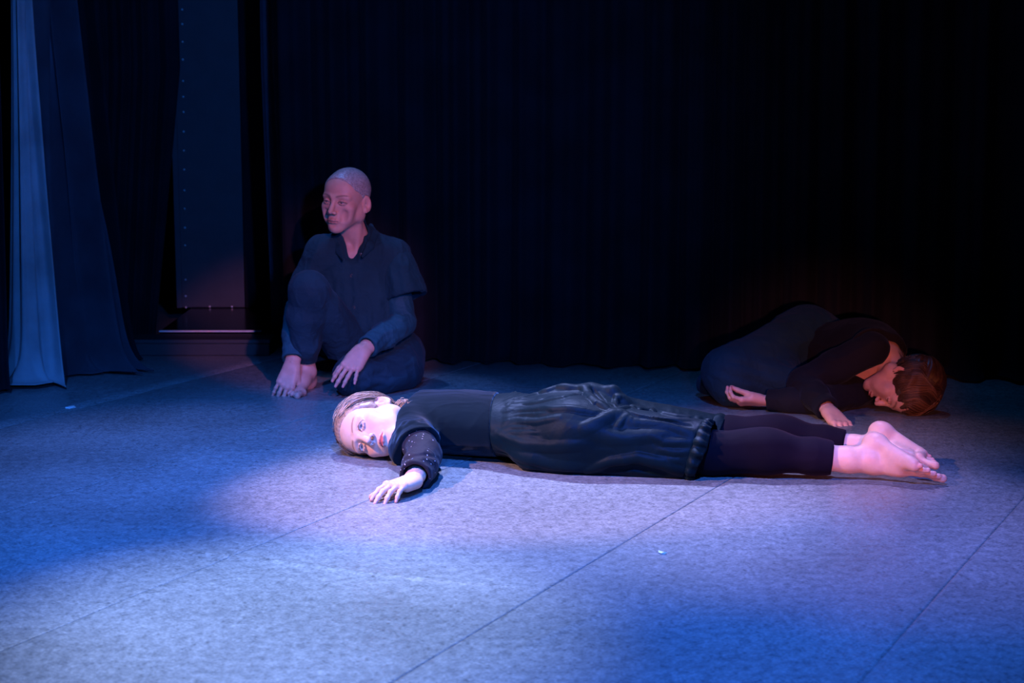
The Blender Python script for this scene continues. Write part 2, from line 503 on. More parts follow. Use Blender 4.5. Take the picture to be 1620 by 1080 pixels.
def fold(F, base, pts, h=0.006, w=0.02, w2=None, sharp=1.2):
    """a crease of cloth: a sharp crest of height h along a line over the solid, its flanks w wide below and w2 wide above"""
    w2 = w if w2 is None else w2
    P2 = []
    for i in range(len(pts) - 1):
        for t in (0, 0.5): P2.append((pts[i][0] + t * (pts[i+1][0] - pts[i][0]), pts[i][1] + t * (pts[i+1][1] - pts[i][1])))
    P2.append(pts[-1]); n = len(P2)
    QG = [hit(base, x, y) for x, y in P2]
    Q = np.array([q for q, g in QG], np.float32); Gn = np.array([g for q, g in QG])
    S = np.cross(np.gradient(Q, axis=0), Gn)
    S /= np.linalg.norm(S, axis=1, keepdims=True) + 1e-9
    S *= np.sign(S @ np.array([0, .5, 1.0]) + 1e-9)[:, None]
    S = S.astype(np.float32)
    m = max(w, w2)
    def fn(x, y, z):
        best = np.float32(1e9); al = np.float32(0); side = np.float32(0)
        for i in range(n - 1):
            ba = Q[i + 1] - Q[i]
            vx, vy, vz = x - Q[i, 0], y - Q[i, 1], z - Q[i, 2]
            t = np.clip((vx * ba[0] + vy * ba[1] + vz * ba[2]) / max(float(ba @ ba), 1e-9), 0, 1)
            vx = vx - t * ba[0]; vy = vy - t * ba[1]; vz = vz - t * ba[2]
            d = np.sqrt(vx * vx + vy * vy + vz * vz)
            c = d < best
            ss = S[i] + S[i + 1]
            sd = np.clip((vx * ss[0] + vy * ss[1] + vz * ss[2]) / (2 * d + 1e-6), -1, 1)
            best = np.where(c, d, best); al = np.where(c, (i + t) / (n - 1), al); side = np.where(c, sd, side)
        x = np.clip(1 - best / (w + (w2 - w) * (.5 + .5 * side)), 0, 1)
        return h * x ** sharp * np.sin(np.pi * np.clip(al * .94 + .03, 0, 1)) ** .6
    F.add(fn, Q.min(0) - m, Q.max(0) + m, .001, 'd')

def strands(lines, radii, cols, name, mat, parent, sides=3):
    V, F, C = [], [], []
    for ln, r, c in zip(lines, radii, cols):
        ln = np.asarray(ln); n = len(ln)
        t = np.gradient(ln, axis=0); t /= np.linalg.norm(t, axis=1, keepdims=True) + 1e-9
        ref = np.array([0.3, 0.5, 0.81])
        u = np.cross(t, ref); u /= np.linalg.norm(u, axis=1, keepdims=True) + 1e-9
        w = np.cross(t, u)
        rr = r * np.clip(1.15 * np.sin(np.pi * np.linspace(0.12, 0.97, n)) ** 0.5, 0.15, 1)
        base = len(V) * 0 + sum(0 for _ in ())  # noqa
        ring = [ln + rr[:, None] * (math.cos(a) * u + math.sin(a) * w) for a in np.linspace(0, 2 * np.pi, sides, endpoint=False)]
        V.append(np.stack(ring, 1).reshape(-1, 3)); C.append(np.tile(c, (n * sides, 1)))
        idx = np.arange(n - 1)[:, None] * sides
        s = np.arange(sides)[None]
        s2 = (s + 1) % sides
        F.append(np.stack([idx + s, idx + s2, idx + sides + s2, idx + sides + s], -1).reshape(-1, 4))
    off = np.cumsum([0] + [len(v) for v in V[:-1]])
    F = np.concatenate([f + o for f, o in zip(F, off)])
    return mesh_obj(name, np.concatenate(V), F, mat, parent, np.concatenate(C))

# ================================================================== the stage
# ---- floor: rolls of grey dance vinyl laid side by side over a dark subfloor
V_, F_ = box_mesh((-6, 0.2, -0.06), (6, 9.2, -0.012))
floor = tag(mesh_obj('floor', V_, F_, MAT['subfloor'], smooth=False), 'dark stage floor covered with rolls of grey vinyl', 'floor', kind='structure')
SD = unit([0.515, 1.0, 0.0]); SN = np.array([SD[1], -SD[0], 0.0])      # along and across the rolls
OFF_A = float(G(0, 1030) @ SN)
STRIP_W = float(G(701, 1030) @ SN) - OFF_A
# shallow ripples where the vinyl does not lie flat: line on the floor, height, width
RIPPLES = [([G(60, 880), G(250, 870), G(350, 878), G(470, 892), G(560, 905), G(700, 918), G(860, 930)], 0.0055, 0.009),
           ([G(430, 712), G(500, 709), G(560, 712)], 0.004, 0.010),
           ([G(60, 985), G(240, 935), G(420, 905)], 0.002, 0.03),
           ([G(810, 1032), G(870, 1003), G(960, 965)], 0.005, 0.010)]
def ripple_height(x, y):
    z = np.zeros_like(x)
    for pts, hgt, wid in RIPPLES:
        best = np.full(x.shape, 9.0); along = np.zeros_like(x)
        n = len(pts) - 1
        for i in range(n):
            a, b = pts[i][:2], pts[i + 1][:2]
            ba = b - a
            t = np.clip(((x - a[0]) * ba[0] + (y - a[1]) * ba[1]) / (ba @ ba), 0, 1)
            d = np.hypot(x - a[0] - t * ba[0], y - a[1] - t * ba[1])
            m = d < best
            best = np.where(m, d, best); along = np.where(m, (i + t) / n, along)
        z += hgt * np.exp(-(best / wid) ** 2) * np.sin(np.pi * np.clip(along, 0.0, 1.0)) ** 0.6
    return z
for s in range(-6, 7):
    o0 = OFF_A + s * STRIP_W + 0.0005; o1 = OFF_A + (s + 1) * STRIP_W - 0.0005
    fine = -2 <= s <= 2
    nu = int(9.5 / (0.012 if fine else 0.2)); nv = int((o1 - o0) / (0.014 if fine else 0.1)) + 2
    uu = np.linspace(0.2, 9.6, nu); vv = np.linspace(o0, o1, nv)
    if fine:
        uu = np.concatenate([np.linspace(-1.0, 1.6, 20, endpoint=False), np.linspace(1.6, 6.2, 380, endpoint=False), np.linspace(6.2, 10.0, 30)])
        vv = np.concatenate([[o0], np.linspace(o0 + 0.006, o1 - 0.006, int((o1 - o0) / 0.014)), [o1]])
    else:
        uu = np.linspace(-2.0, 10.5, 60)
    U, W = np.meshgrid(uu, vv, indexing='ij')
    X = SD[0] * U + SN[0] * W; Y = SD[1] * U + SN[1] * W
    Z = ripple_height(X, Y) if fine else np.zeros_like(X)
    Z = Z - 0.0010 * ((W - o0 < 0.003) | (o1 - W < 0.003))
    top = np.stack([X, Y, Z], -1).reshape(-1, 3)
    n_v = len(vv)
    i, j = np.meshgrid(np.arange(len(uu) - 1), np.arange(n_v - 1), indexing='ij')
    b_ = (i * n_v + j).ravel()
    Fq = np.stack([b_, b_ + n_v, b_ + n_v + 1, b_ + 1], 1)[:, ::-1]
    # skirt of the sheet down to the subfloor, so that the seam has depth
    edges = []
    for row in (0, n_v - 1):
        edges.append(np.arange(len(uu)) * n_v + row)
    low = []
    Vs = [top]; Fs = [Fq]; base = len(top)
    for q, e in enumerate(edges):
        lowv = top[e].copy(); lowv[:, 2] = -0.012
        Vs.append(lowv)
        k_ = np.arange(len(e) - 1)
        f = np.stack([e[k_], e[k_ + 1], base + k_ + 1, base + k_], 1)
        Fs.append(f if q == 0 else f[:, ::-1]); base += len(e)
    mesh_obj('vinyl_strip', np.concatenate(Vs), np.concatenate(Fs), MAT['vinyl'], floor)

V_, F_ = box_mesh((-5, 9.0, -0.05), (5, 9.15, 4.2))
tag(mesh_obj('wall_back', V_, F_, MAT['subfloor'], smooth=False), 'black back wall behind the curtains', 'wall', kind='structure')

# ---- curtains
def resample(pts, n):
    pts = np.asarray(pts, float)
    s = np.concatenate([[0], np.cumsum(np.linalg.norm(np.diff(pts, axis=0), axis=1))]); s /= s[-1]
    t = np.linspace(0, 1, n)
    return np.stack([np.interp(t, s, pts[:, i]) for i in range(pts.shape[1])], 1)

def curtain(name, base, top, height, folds, amp, mat, label, seed=0, nu=220, nv=46, hem=0.03, parent=None, puddle=0.05, z0=0.0, sway=0.03, zc=None):
    rng = np.random.default_rng(seed)
    B = resample([p[:2] for p in base], nu); T = resample([p[:2] for p in top], nu)
    u = np.linspace(0, 1, nu)
    # uneven pleats
    w = 0.6 + 0.8 * noise3(np.stack([u * folds * 0.7 + seed * 3.1, np.full(nu, 0.5), np.full(nu, seed)], 1))
    ph = np.cumsum(w); ph = ph / ph[-1] * folds * 2 * np.pi
    amp_u = amp * (0.55 + 0.9 * noise3(np.stack([u * folds * 0.5 + 9, np.full(nu, 3.5), np.full(nu, seed + 2.2)], 1)))
    v = np.linspace(0, 1, nv) ** 1.6
    V = np.zeros((nv, nu, 3))
    for j, t in enumerate(v):
        e_ = t if zc is None else min(1.0, t * height / zc)
        c = B * (1 - e_) + T * e_
        tg = np.gradient(c, axis=0); tg /= np.linalg.norm(tg, axis=1, keepdims=True) + 1e-9
        nrm = np.stack([tg[:, 1], -tg[:, 0]], 1)
        z = z0 + t * height
        loose = math.exp(-z / 0.35)
        drift = sway * (noise3(np.stack([u * folds * 0.35 + seed, np.full(nu, z * 0.8), np.full(nu, 1.5)], 1)) - 0.5)
        phv = ph + 2.0 * (noise3(np.stack([u * 3 + seed, np.full(nu, z * 0.7), np.full(nu, 7.5)], 1)) - 0.5)
        o = amp_u * (0.75 + 0.5 * loose) * np.sin(phv) + 0.35 * amp_u * np.sin(2.3 * phv + 1.0) + drift
        o += puddle * math.exp(-z / 0.05) * (0.4 + noise3(np.stack([u * folds * 1.3, np.full(nu, 0.2), np.full(nu, seed + 5.0)], 1)))
        p = c + nrm * o[:, None]
        lift = hem * loose * 0.0
        V[j, :, :2] = p
        V[j, :, 2] = max(z, z0 + 0.003) + (0.018 * math.exp(-((z - z0) / 0.012) ** 2) * noise3(np.stack([u * folds * 1.7, np.full(nu, 4.0), np.full(nu, seed + 1.0)], 1)) if z0 == 0 else 0)
    i, j = np.meshgrid(np.arange(nv - 1), np.arange(nu - 1), indexing='ij')
    b_ = (i * nu + j).ravel()
    F = np.stack([b_, b_ + 1, b_ + nu + 1, b_ + nu], 1)
    o = mesh_obj(name, V.reshape(-1, 3), F, mat, parent)
    sm = o.modifiers.new('thickness', 'SOLIDIFY'); sm.thickness = 0.005; sm.offset = 0.0
    if label: tag(o, label, 'curtain', 'black stage curtains')
    return o

H_ = 3.3
curtain('stage_curtain', [G(-330, 640), G(-150, 632), G(14, 620)], [P(-330, 300, 6.15), P(-150, 300, 6.2), P(22, 300, 6.26)], H_, 6, 0.035, MAT['velvet'],
        'black curtain at the left edge beside the pale grey-blue fold', 1, nu=160)
curtain('stage_curtain', [G(22, 603), G(40, 610), G(62, 606), G(100, 604)], [P(40, 300, 6.36), P(43, 300, 6.33), P(46, 300, 6.34), P(49, 300, 6.38)], H_, 2.2, 0.018, MAT['lining'],
        'pale grey-blue curtain fold widening down to a puddled hem', 2, nu=90, nv=70, puddle=0.13, zc=1.75)
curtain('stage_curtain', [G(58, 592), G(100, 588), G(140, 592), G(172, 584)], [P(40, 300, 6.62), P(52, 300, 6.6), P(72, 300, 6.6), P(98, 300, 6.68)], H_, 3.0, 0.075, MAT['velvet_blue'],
        'blue-black velvet curtain swept aside, right of the pale fold', 3, nu=160, nv=60, puddle=0.10, sway=0.16, zc=1.9)
curtain('stage_curtain', [G(150, 580), G(176, 572), G(206, 566)], [P(60, 300, 6.9), P(120, 300, 6.95), P(160, 300, 7.0)], H_, 2.6, 0.045, MAT['velvet'],
        'narrow dark curtain whose hem ends beside the low step', 4, nu=90, puddle=0.04, zc=1.9)
curtain('stage_curtain', [P(150, 560, 7.42), P(200, 550, 7.43), P(244, 540, 7.46)], [P(150, 300, 7.42), P(230, 300, 7.43), P(290, 300, 7.46)], H_, 3.6, 0.025, MAT['velvet'],
        'dark curtain hanging at the left of the alcove with rivets', 5, nu=140, puddle=0.02, zc=1.2)
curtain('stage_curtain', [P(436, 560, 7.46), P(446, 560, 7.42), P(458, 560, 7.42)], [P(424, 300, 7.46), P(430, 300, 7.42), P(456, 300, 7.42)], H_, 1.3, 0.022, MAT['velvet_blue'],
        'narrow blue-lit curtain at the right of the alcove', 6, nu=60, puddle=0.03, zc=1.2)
curtain('stage_curtain', [G(448, 566), G(700, 570), G(900, 574), G(1100, 581), G(1350, 590), G(1620, 600), G(1950, 612)],
        [P(448, 300, 7.1), P(700, 300, 7.02), P(900, 300, 6.96), P(1100, 300, 6.86), P(1350, 300, 6.72), P(1620, 300, 6.58), P(1950, 300, 6.4)], H_, 23, 0.035, MAT['velvet'],
        'wide black back curtain behind the three performers', 8, nu=620, nv=50, puddle=0.07, sway=0.1)

# ---- low step, platform and riveted flat in the alcove
def bevel_box(name, lo, hi, mat, parent, w=0.006):
    V, F = box_mesh(lo, hi)
    o = mesh_obj(name, V, F, mat, parent, smooth=False)
    m = o.modifiers.new('bevel', 'BEVEL'); m.width = w; m.segments = 2
    return o
a = G(196, 563); b = G(428, 563)
step = empty('stage_step', ((a[0] + b[0]) / 2, a[1], 0), 'low dark step in front of the alcove platform', 'step')
bevel_box('tread', (a[0], a[1], 0.052), (b[0], a[1] + 0.165, 0.07), MAT['step'], step, 0.005)
bevel_box('riser', (a[0] + 0.006, a[1] + 0.008, 0.001), (b[0] - 0.006, a[1] + 0.16, 0.0515), MAT['step'], step, 0.003)
pf_y = a[1] + 0.19
pl = P(252, 523, pf_y); pr = P(414, 523, pf_y); ph_ = pl[2]
plat = empty('alcove_platform', ((pl[0] + pr[0]) / 2, pf_y, 0), 'glossy black platform with a bright metal front edge', 'platform')
bevel_box('deck', (pl[0], pf_y + 0.004, 0.001), (pr[0], pf_y + 0.95, ph_), MAT['gloss_black'], plat)
bevel_box('metal_edge', (pl[0], pf_y - 0.012, ph_ - 0.005), (pr[0], pf_y + 0.003, ph_ + 0.003), MAT['edge_glint'], plat, 0.002)
# y of the flat where its foot shows at row 487
r_ = ray(340, 487); t_ = (ph_ - CAM_H) / r_[2]; fl_y = float(r_[1] * t_)
fa = P(287, 487, fl_y); fb = P(412, 487, fl_y)
flat = empty('stage_flat', ((fa[0] + fb[0]) / 2, fl_y, ph_ + 0.001), 'dark blue stage flat edged with white rivets at the back of the alcove', 'stage flat')
fx1 = P(388, 487, fl_y)[0]
bevel_box('board', (fa[0], fl_y, ph_ + 0.001), (fx1, fl_y + 0.03, 3.4), MAT['panel'], flat)
bevel_box('gap_shade', (fx1 + 0.002, fl_y - 0.02, ph_ + 0.001), (fb[0] + 0.05, fl_y + 0.03, 3.4), MAT['velvet'], flat)  # dark block standing in for the shadowed gap beside the board
bevel_box('edge_batten', (fa[0] - 0.02, fl_y - 0.012, ph_ + 0.001), (fa[0] + 0.006, fl_y - 0.001, 3.4), MAT['panel'], flat, 0.003)
def dome(c, r, n=10, rings=3, axis='y'):
    V = []; F = []
    for q in range(rings):
        ph = q / rings * math.pi / 2
        for i in range(n):
            t = 2 * math.pi * i / n
            V.append((c[0] + r * math.cos(ph) * math.cos(t), c[1] - r * 0.7 * math.sin(ph), c[2] + r * math.cos(ph) * math.sin(t)))
    V.append((c[0], c[1] - 0.7 * r, c[2]))
    for q in range(rings - 1):
        for i in range(n):
            F.append((q * n + i, q * n + (i + 1) % n, (q + 1) * n + (i + 1) % n, (q + 1) * n + i))
    for i in range(n): F.append(((rings - 1) * n + i, (rings - 1) * n + (i + 1) % n, rings * n))
    F.append(tuple(range(n))[::-1])
    return V, F
for yy in (15, 38, 66, 94, 128, 153, 177, 208, 238, 268, 301, 330, 360, 388, 442, 468, 486):
    c = P(288 + 6 * (yy / 480), yy, fl_y - 0.013)
    V_, F_ = dome(c, 0.0052)
    mesh_obj('rivet', V_, F_, MAT['rivet'], flat)
for xx in (332, 367):
    V_, F_ = dome(P(xx, 485, fl_y - 0.001), 0.0052)
    mesh_obj('rivet', V_, F_, MAT['rivet'], flat)

# ---- scraps on the floor
def scrap(px, py, lx, ly, ang, label):
    c = G(px, py); rng = random.Random(px)
    V = []; n = 7
    for lay in (0.0006, 0.0022):
        for i in range(n):
            t = 2 * math.pi * i / n
            rr = 0.75 + 0.5 * rng.random()
            x, y = lx * rr * math.cos(t), ly * rr * math.sin(t)
            V.append((c[0] + x * math.cos(ang) - y * math.sin(ang), c[1] + x * math.sin(ang) + y * math.cos(ang), lay + (0.004 * rng.random() if lay > 0.001 else 0)))
    F = [tuple(range(n))[::-1], tuple(range(n, 2 * n))] + [(i, (i + 1) % n, n + (i + 1) % n, n + i) for i in range(n)]
    tag(mesh_obj('paper_scrap', V, F, MAT['white'], smooth=False), label, 'scrap', 'scraps on the floor')
scrap(112, 645, 0.018, 0.016, 0.2, 'white paper scrap on the floor near the left curtain hem')
scrap(1048, 875, 0.008, 0.012, 0.6, 'tiny white scrap on the floor in front of the lying person')

# ================================================================== anatomy
SKIN = np.array([0.70, 0.44, 0.345])
class Paint:
    """soft colour marks of the skin itself (lips, nails, irises, brows)"""
    def __init__(self, base):
        self.base = np.asarray(base, float); self.marks = []
    def spot(self, c, r, col, amt=1.0):
        self.marks.append((np.asarray(c, float), r, np.asarray(col, float), amt))
    def run(self, V):
        C = np.tile(self.base, (len(V), 1))
        for c, r, col, amt in self.marks:
            d2 = ((V - c) ** 2).sum(1)
            w = amt * np.exp(-d2 / (r * r))
            m = w > 0.004
            C[m] += (col - C[m]) * w[m, None]
        return C

def lim(v, a, b):
    return np.clip((v - a) / (b - a), 0, 1)

def head(F, fr, sc=1.0, jaw=1.0, age=0.0, nose=1.0, lip=1.0, ear=True, lid=0.0):
    """face and skull: local -y is the face, z the crown, x the person's left"""
    p = lambda x, y, z: fr.p(x * sc, y * sc, z * sc)
    E = lambda c, r, k, mode='u', f=fr: F.ell(p(*c), np.array(r) * sc, f, k * sc, mode)
    def C(a, b, ra, rb, k, mode='u'): F.cone(p(*a), p(*b), ra * sc, rb * sc, k * sc, mode)
    E((0, .014, .040), (.0725, .093, .078), .01)
    E((0, -.043, .036), (.058, .045, .052), .03)
    E((0, -.034, -.028), (.0585, .053, .066), .03)
    for s in (1, -1):
        C((s * .050 * (.5 + .5 * jaw), -.008, -.050), (s * .020 * jaw, -.066, -.092), .017, .016, .022)
        E((s * .054, .010, -.040), (.018, .024, .034), .02)                                  # behind the jaw
        E((s * .045, -.058, -.019), (.020, .018, .017), .02)
        E((s * .034, -.058, -.048), (.023, .022 - .004 * age, .028), .02)
    E((0, -.0735, -.094), (.021 * jaw, .0175, .0155), .016)
    E((0, -.071, -.062), (.029, .020, .027), .016)
    for s in (1, -1):
        C((s * .012, -.0865, .0205 - .004 * age), (s * .046, -.070, .022 - .003 * age), .0075 + .001 * age, .0085, .014)
        E((s * .0315, -.100, .003), (.0195, .0165, .0115), .013, 's')
    if age:
        for s in (1, -1):
            C((s * .019, -.098, -.036), (s * .031, -.087, -.066), .0022, .0022, .008, 's')   # cheek fold
            C((s * .020, -.094, -.0115), (s * .038, -.088, -.014), .002, .002, .007, 's')     # under the eye
            C((s * .004, -.096, .018), (s * .004, -.097, .031), .0012, .001, .004, 's')       # frown
            E((s * .040, -.078, -.046), (.012, .008, .018), .014, 's')                        # hollow cheek
            E((s * .0315, -.102, .006), (.020, .0175, .010), .012, 's')                       # deeper sockets
    for s in (1, -1):
        F.ell(p(s * .0315, -.0745, .0025), np.array([.0122] * 3) * sc, fr, .002 * sc)
        up = [(s * .0165, -.0845, .0005), (s * .0235, -.0885, .0078), (s * .0325, -.0885, .0092), (s * .0405, -.0845, .0066), (s * .0465, -.0775, .0012)]
        lo = [(s * .0165, -.0845, .0000), (s * .0245, -.0865, -.0042), (s * .0325, -.0868, -.0058), (s * .0405, -.0835, -.0040), (s * .0465, -.0772, .0008)]
        up = [(q[0], q[1] - .3 * lid * (0 < i < 4), q[2] - lid * (0 < i < 4)) for i, q in enumerate(up)]
        F.chain([p(*q) for q in up], np.array([.0022, .0030, .0032, .0030, .0024]) * sc, .0035 * sc)
        F.chain([p(*q) for q in lo], np.array([.0018, .0021, .0021, .0021, .0018]) * sc, .0035 * sc)
    # nose
    C((0, -.0865, .013), (0, -.1005 - .002 * nose, -.022), .0068, .0078, .013)
    C((0, -.1005, -.020), (0, -.1065 - .002 * nose, -.0315), .0075, .0092, .008)
    for s in (1, -1):
        E((s * .0115, -.0985, -.0365), (.0072, .0095, .0068), .006)
        C((s * .0062, -.1055, -.0455), (s * .0065, -.099, -.0365), .0037, .0036, .003, 's')
    # mouth
    for s in (1, -1):
        F.chain([p(s * .023, -.0845, -.0665), p(s * .012, -.0925, -.0640), p(s * .003, -.0955, -.0628), p(0, -.0950, -.0635)], np.array([.0022, .0038, .0046, .0042]) * sc * (0.7 + .3 * lip), .005 * sc)
        F.chain([p(s * .021, -.0845, -.0685), p(s * .011, -.0915, -.0715), p(0, -.0935, -.0722)], np.array([.0022, .0048, .0056]) * sc * (0.7 + .3 * lip), .005 * sc)
    for s in (1, -1):
        F.chain([p(s * .0235, -.0885, -.0672), p(s * .012, -.0985, -.0674), p(0, -.1015, -.0668)], np.array([.0016, .0019, .0019]) * sc, .0025 * sc, 's')
    E((0, -.0935, -.0815), (.016, .004, .005), .008, 's')
    if ear:
        for s in (1, -1):
            ax = Frame(fr.o, unit(fr.R @ np.array([1, -s * .55, 0])), unit(fr.R @ np.array([s * .55, .9, .2])), unit(fr.R @ np.array([.0, -.22, .97])))
            F.ell(p(s * .0765, .017, -.004), np.array([.0065, .0175, .0305]) * sc, ax, .004 * sc)
            ce = p(s * .0765, .017, -.004) + ax.R @ (np.array([s * .0062, -.002, .003]) * sc)
            F.ell(ce, np.array([.0050, .0105, .0200]) * sc, ax, .003 * sc, 's')
            F.ell(ce + ax.R @ (np.array([-s * .003, -.004, -.006]) * sc), np.array([.006, .006, .008]) * sc, ax, .003 * sc, 's')
            F.ell(p(s * .0755, .012, -.030), np.array([.0050, .0070, .0080]) * sc, ax, .005 * sc)

def paint_head(C, V, fr, sc=1.0, brow=(0.16, 0.09, 0.06), lips=(0.52, 0.11, 0.10), iris=(0.10, 0.16, 0.24), gaze=(0.0, 0.0), blush=0.35, brow_amt=0.8, lash=0.75, closed=False, lid=0.0, brow_dz=0.0, lip_amt=0.9):
    q = fr.inv(V) / sc
    x, y, z = q.T
    ax = np.abs(x)
    front = y < -0.055
    def mix(w, col):
        C[:] = C + (np.asarray(col) - C) * np.clip(w, 0, 1)[:, None]
    # cheeks, nose tip, ears a little redder
    w = blush * (np.exp(-(((ax - .040) / .02) ** 2 + ((z + .028) / .02) ** 2)) * front + .6 * np.exp(-((x / .014) ** 2 + ((z + .032) / .012) ** 2)) * front)
    mix(w * 0.5, (0.72, 0.30, 0.25))
    mix(0.35 * lim(ax, .074, .082) * (y > -.02) * (y < .05) * (z < .035) * (z > -.045), (0.75, 0.28, 0.22))
    # brows
    bz = brow_dz + .0265 + .006 * np.sin(np.clip((ax - .012) / .042, 0, 1) * np.pi * 0.75)
    bw = np.exp(-((z - bz) / (.0034 - .0014 * lim(ax, .02, .052))) ** 2) * lim(ax, .009, .014) * (1 - lim(ax, .047, .056)) * (y < -.05)
    mix(brow_amt * bw, brow)
    # lips
    zl = z + .0672
    half = .0235 - ax
    upper = lim(half, -.001, .003) * (zl >= 0) * (1 - lim(zl, .0046 * np.clip(half / .02, 0.12, 1) ** .6, .0066 * np.clip(half / .02, .2, 1) ** .6))
    lower = lim(half, 0, .004) * (zl < 0) * (1 - lim(-zl, .0066 * np.clip(half / .018, .1, 1) ** .7, .0088 * np.clip(half / .018, .2, 1) ** .7))
    mix(lip_amt * np.maximum(upper, lower) * (y < -.075), lips)
    mix(0.75 * np.exp(-(zl / .0012) ** 2) * lim(half, 0, .003) * (y < -.078), (0.10, 0.02, 0.02))
    # nostrils
    nd = np.sqrt((ax - .0063) ** 2 + (z + .043) ** 2 + (y + .101) ** 2)
    mix(0.95 * (1 - lim(nd, .0036, .0056)), (0.06, 0.014, 0.012))
    # eyes
    for s in (1, -1):
        ec = np.array([s * .0315, -.0745, .0025])
        d = q - ec
        dist = np.sqrt((d ** 2).sum(1))
        eye = (dist < .0133) * (d[:, 1] < -.004)
        g = unit([s * 0 + gaze[0], -1, gaze[1]])
        ang = np.sqrt(((d / (dist[:, None] + 1e-9) - g) ** 2).sum(1)) * .0122
        # almond opening
        ex = (q[:, 0] * s - .0165) / .030
        t = np.clip(ex, 0, 1)
        topz = .0005 + (.0072 - lid) * np.sin(np.pi * t) ** .7; botz = -.0002 - .0042 * np.sin(np.pi * t) ** .8
        openm = eye * (ex > 0.04) * (ex < .96) * lim(topz - z, -.0004, .0008) * lim(z - botz, -.0004, .0008) * (0 if closed else 1)
        mix(openm, (0.62, 0.58, 0.58))
        mix(openm * (1 - lim(ang, .0056, .0068)), iris)
        mix(openm * (1 - lim(ang, .0020, .0031)), (0.008, 0.008, 0.008))
        near = (y < -.068) * (ex > -.05) * (ex < 1.06)
        zz = (-.0015 if closed else topz)
        mix(lash * near * np.exp(-((z - zz - .0006) / .0017) ** 2), (0.03, 0.016, 0.014))
        mix(lash * .4 * near * np.exp(-((z - botz + .0004) / .0011) ** 2), (0.16, 0.06, 0.05))
        mix(.25 * near * np.exp(-((z - topz - .0055) / .0022) ** 2), (0.36, 0.15, 0.12))
    return C

def hand(F, paint, wrist, fwd, palm, left, curls, spread=(7, 2, -3, -9), sc=1.0, thumb=(38, 12, 14), arm_dir=None, lift=None):
    """wrist, direction of the fingers, direction the palm faces; curls: per finger three bend angles in degrees"""
    f = unit(fwd); n = np.asarray(palm, float); n = unit(n - f * (n @ f))
    s = np.cross(n, f) if left else np.cross(f, n)
    w = np.asarray(wrist, float)
    pt = lambda a, b, c: w + sc * (f * a + s * b + n * c)
    fl = (n, 0.62)
    offs = (.0270, .0090, -.0095, -.0265); lens = (.070, .078, .072, .057); base_f = (.0865, .0905, .0860, .0770)
    rad = (.0083, .0085, .0080, .0070)
    # palm
    for i in range(4):
        F.cone(pt(.004, offs[i] * .55, 0.000), pt(base_f[i] - .004, offs[i], -.001), .0155 * sc, .0118 * sc, .012 * sc, flat=(n, 0.85))
    F.cone(pt(.010, -.016, .006), pt(.060, -.024, .006), .013 * sc, .011 * sc, .014 * sc)
    F.cone(pt(.012, .014, .008), pt(.045, .027, .010), .014 * sc, .013 * sc, .014 * sc)
    # fingers
    for i in range(4):
        a = math.radians(spread[i]); d0 = f * math.cos(a) + s * math.sin(a)
        q = pt(base_f[i], offs[i], -.0015)
        F.ell(q - n * .0025 * sc, np.array([.0090] * 3) * sc, None, .008 * sc)          # knuckle
        bend = 0
        L = lens[i] * sc
        r = rad[i] * sc
        for j, part in enumerate((.45, .30, .25)):
            bend += math.radians(curls[i][j])
            d = d0 * math.cos(bend) + n * math.sin(bend)
            e = q + d * L * part
            r2 = r * (.90 if j < 2 else .80)
            F.cone(q, e, r, r2, .0035 * sc)
            if j < 2: F.ell(e, np.array([r2 * 1.07] * 3), None, .003 * sc)
            q, r = e, r2
        nn = -d0 * math.sin(bend) + n * math.cos(bend)
        paint.spot(q - nn * r * 1.0, .0058 * sc, (0.80, 0.50, 0.46), .75)                # nail
        paint.spot(q + nn * r * .6, .011 * sc, (0.78, 0.20, 0.16), .65)                  # finger pad
        paint.spot(pt(base_f[i], offs[i], -.013), .010 * sc, (0.70, 0.34, 0.28), .4)
    # thumb
    a = math.radians(thumb[0]); b = math.radians(thumb[1])
    d = unit(f * math.cos(a) + s * math.sin(a) + n * math.sin(b))
    q = pt(.022, .020, .006); e = q + d * .046 * sc
    F.cone(q, e, .0135 * sc, .0112 * sc, .012 * sc)
    for j, (ln, r2) in enumerate(((.034, .0095), (.026, .0080))):
        c = math.radians(thumb[2]) * (j + 1)
        d2 = unit(d * math.cos(c) + unit(f - d * (f @ d)) * math.sin(c) + n * .15 * j)
        q2 = e + d2 * ln * sc
        F.cone(e, q2, (.0108, .0095)[j] * sc, r2 * sc, .004 * sc)
        e = q2
    paint.spot(e, .011 * sc, (0.78, 0.24, 0.19), .5)
    # wrist
    back = -f if arm_dir is None else unit(arm_dir)
    F.cone(pt(.012, 0, 0), w + back * .03 * sc, .0262 * sc, .0265 * sc, .014 * sc, flat=fl)
    F.cone(w + back * .028 * sc, w + back * .12 * sc, .0262 * sc, .034 * sc, .014 * sc, flat=(n, 0.78))

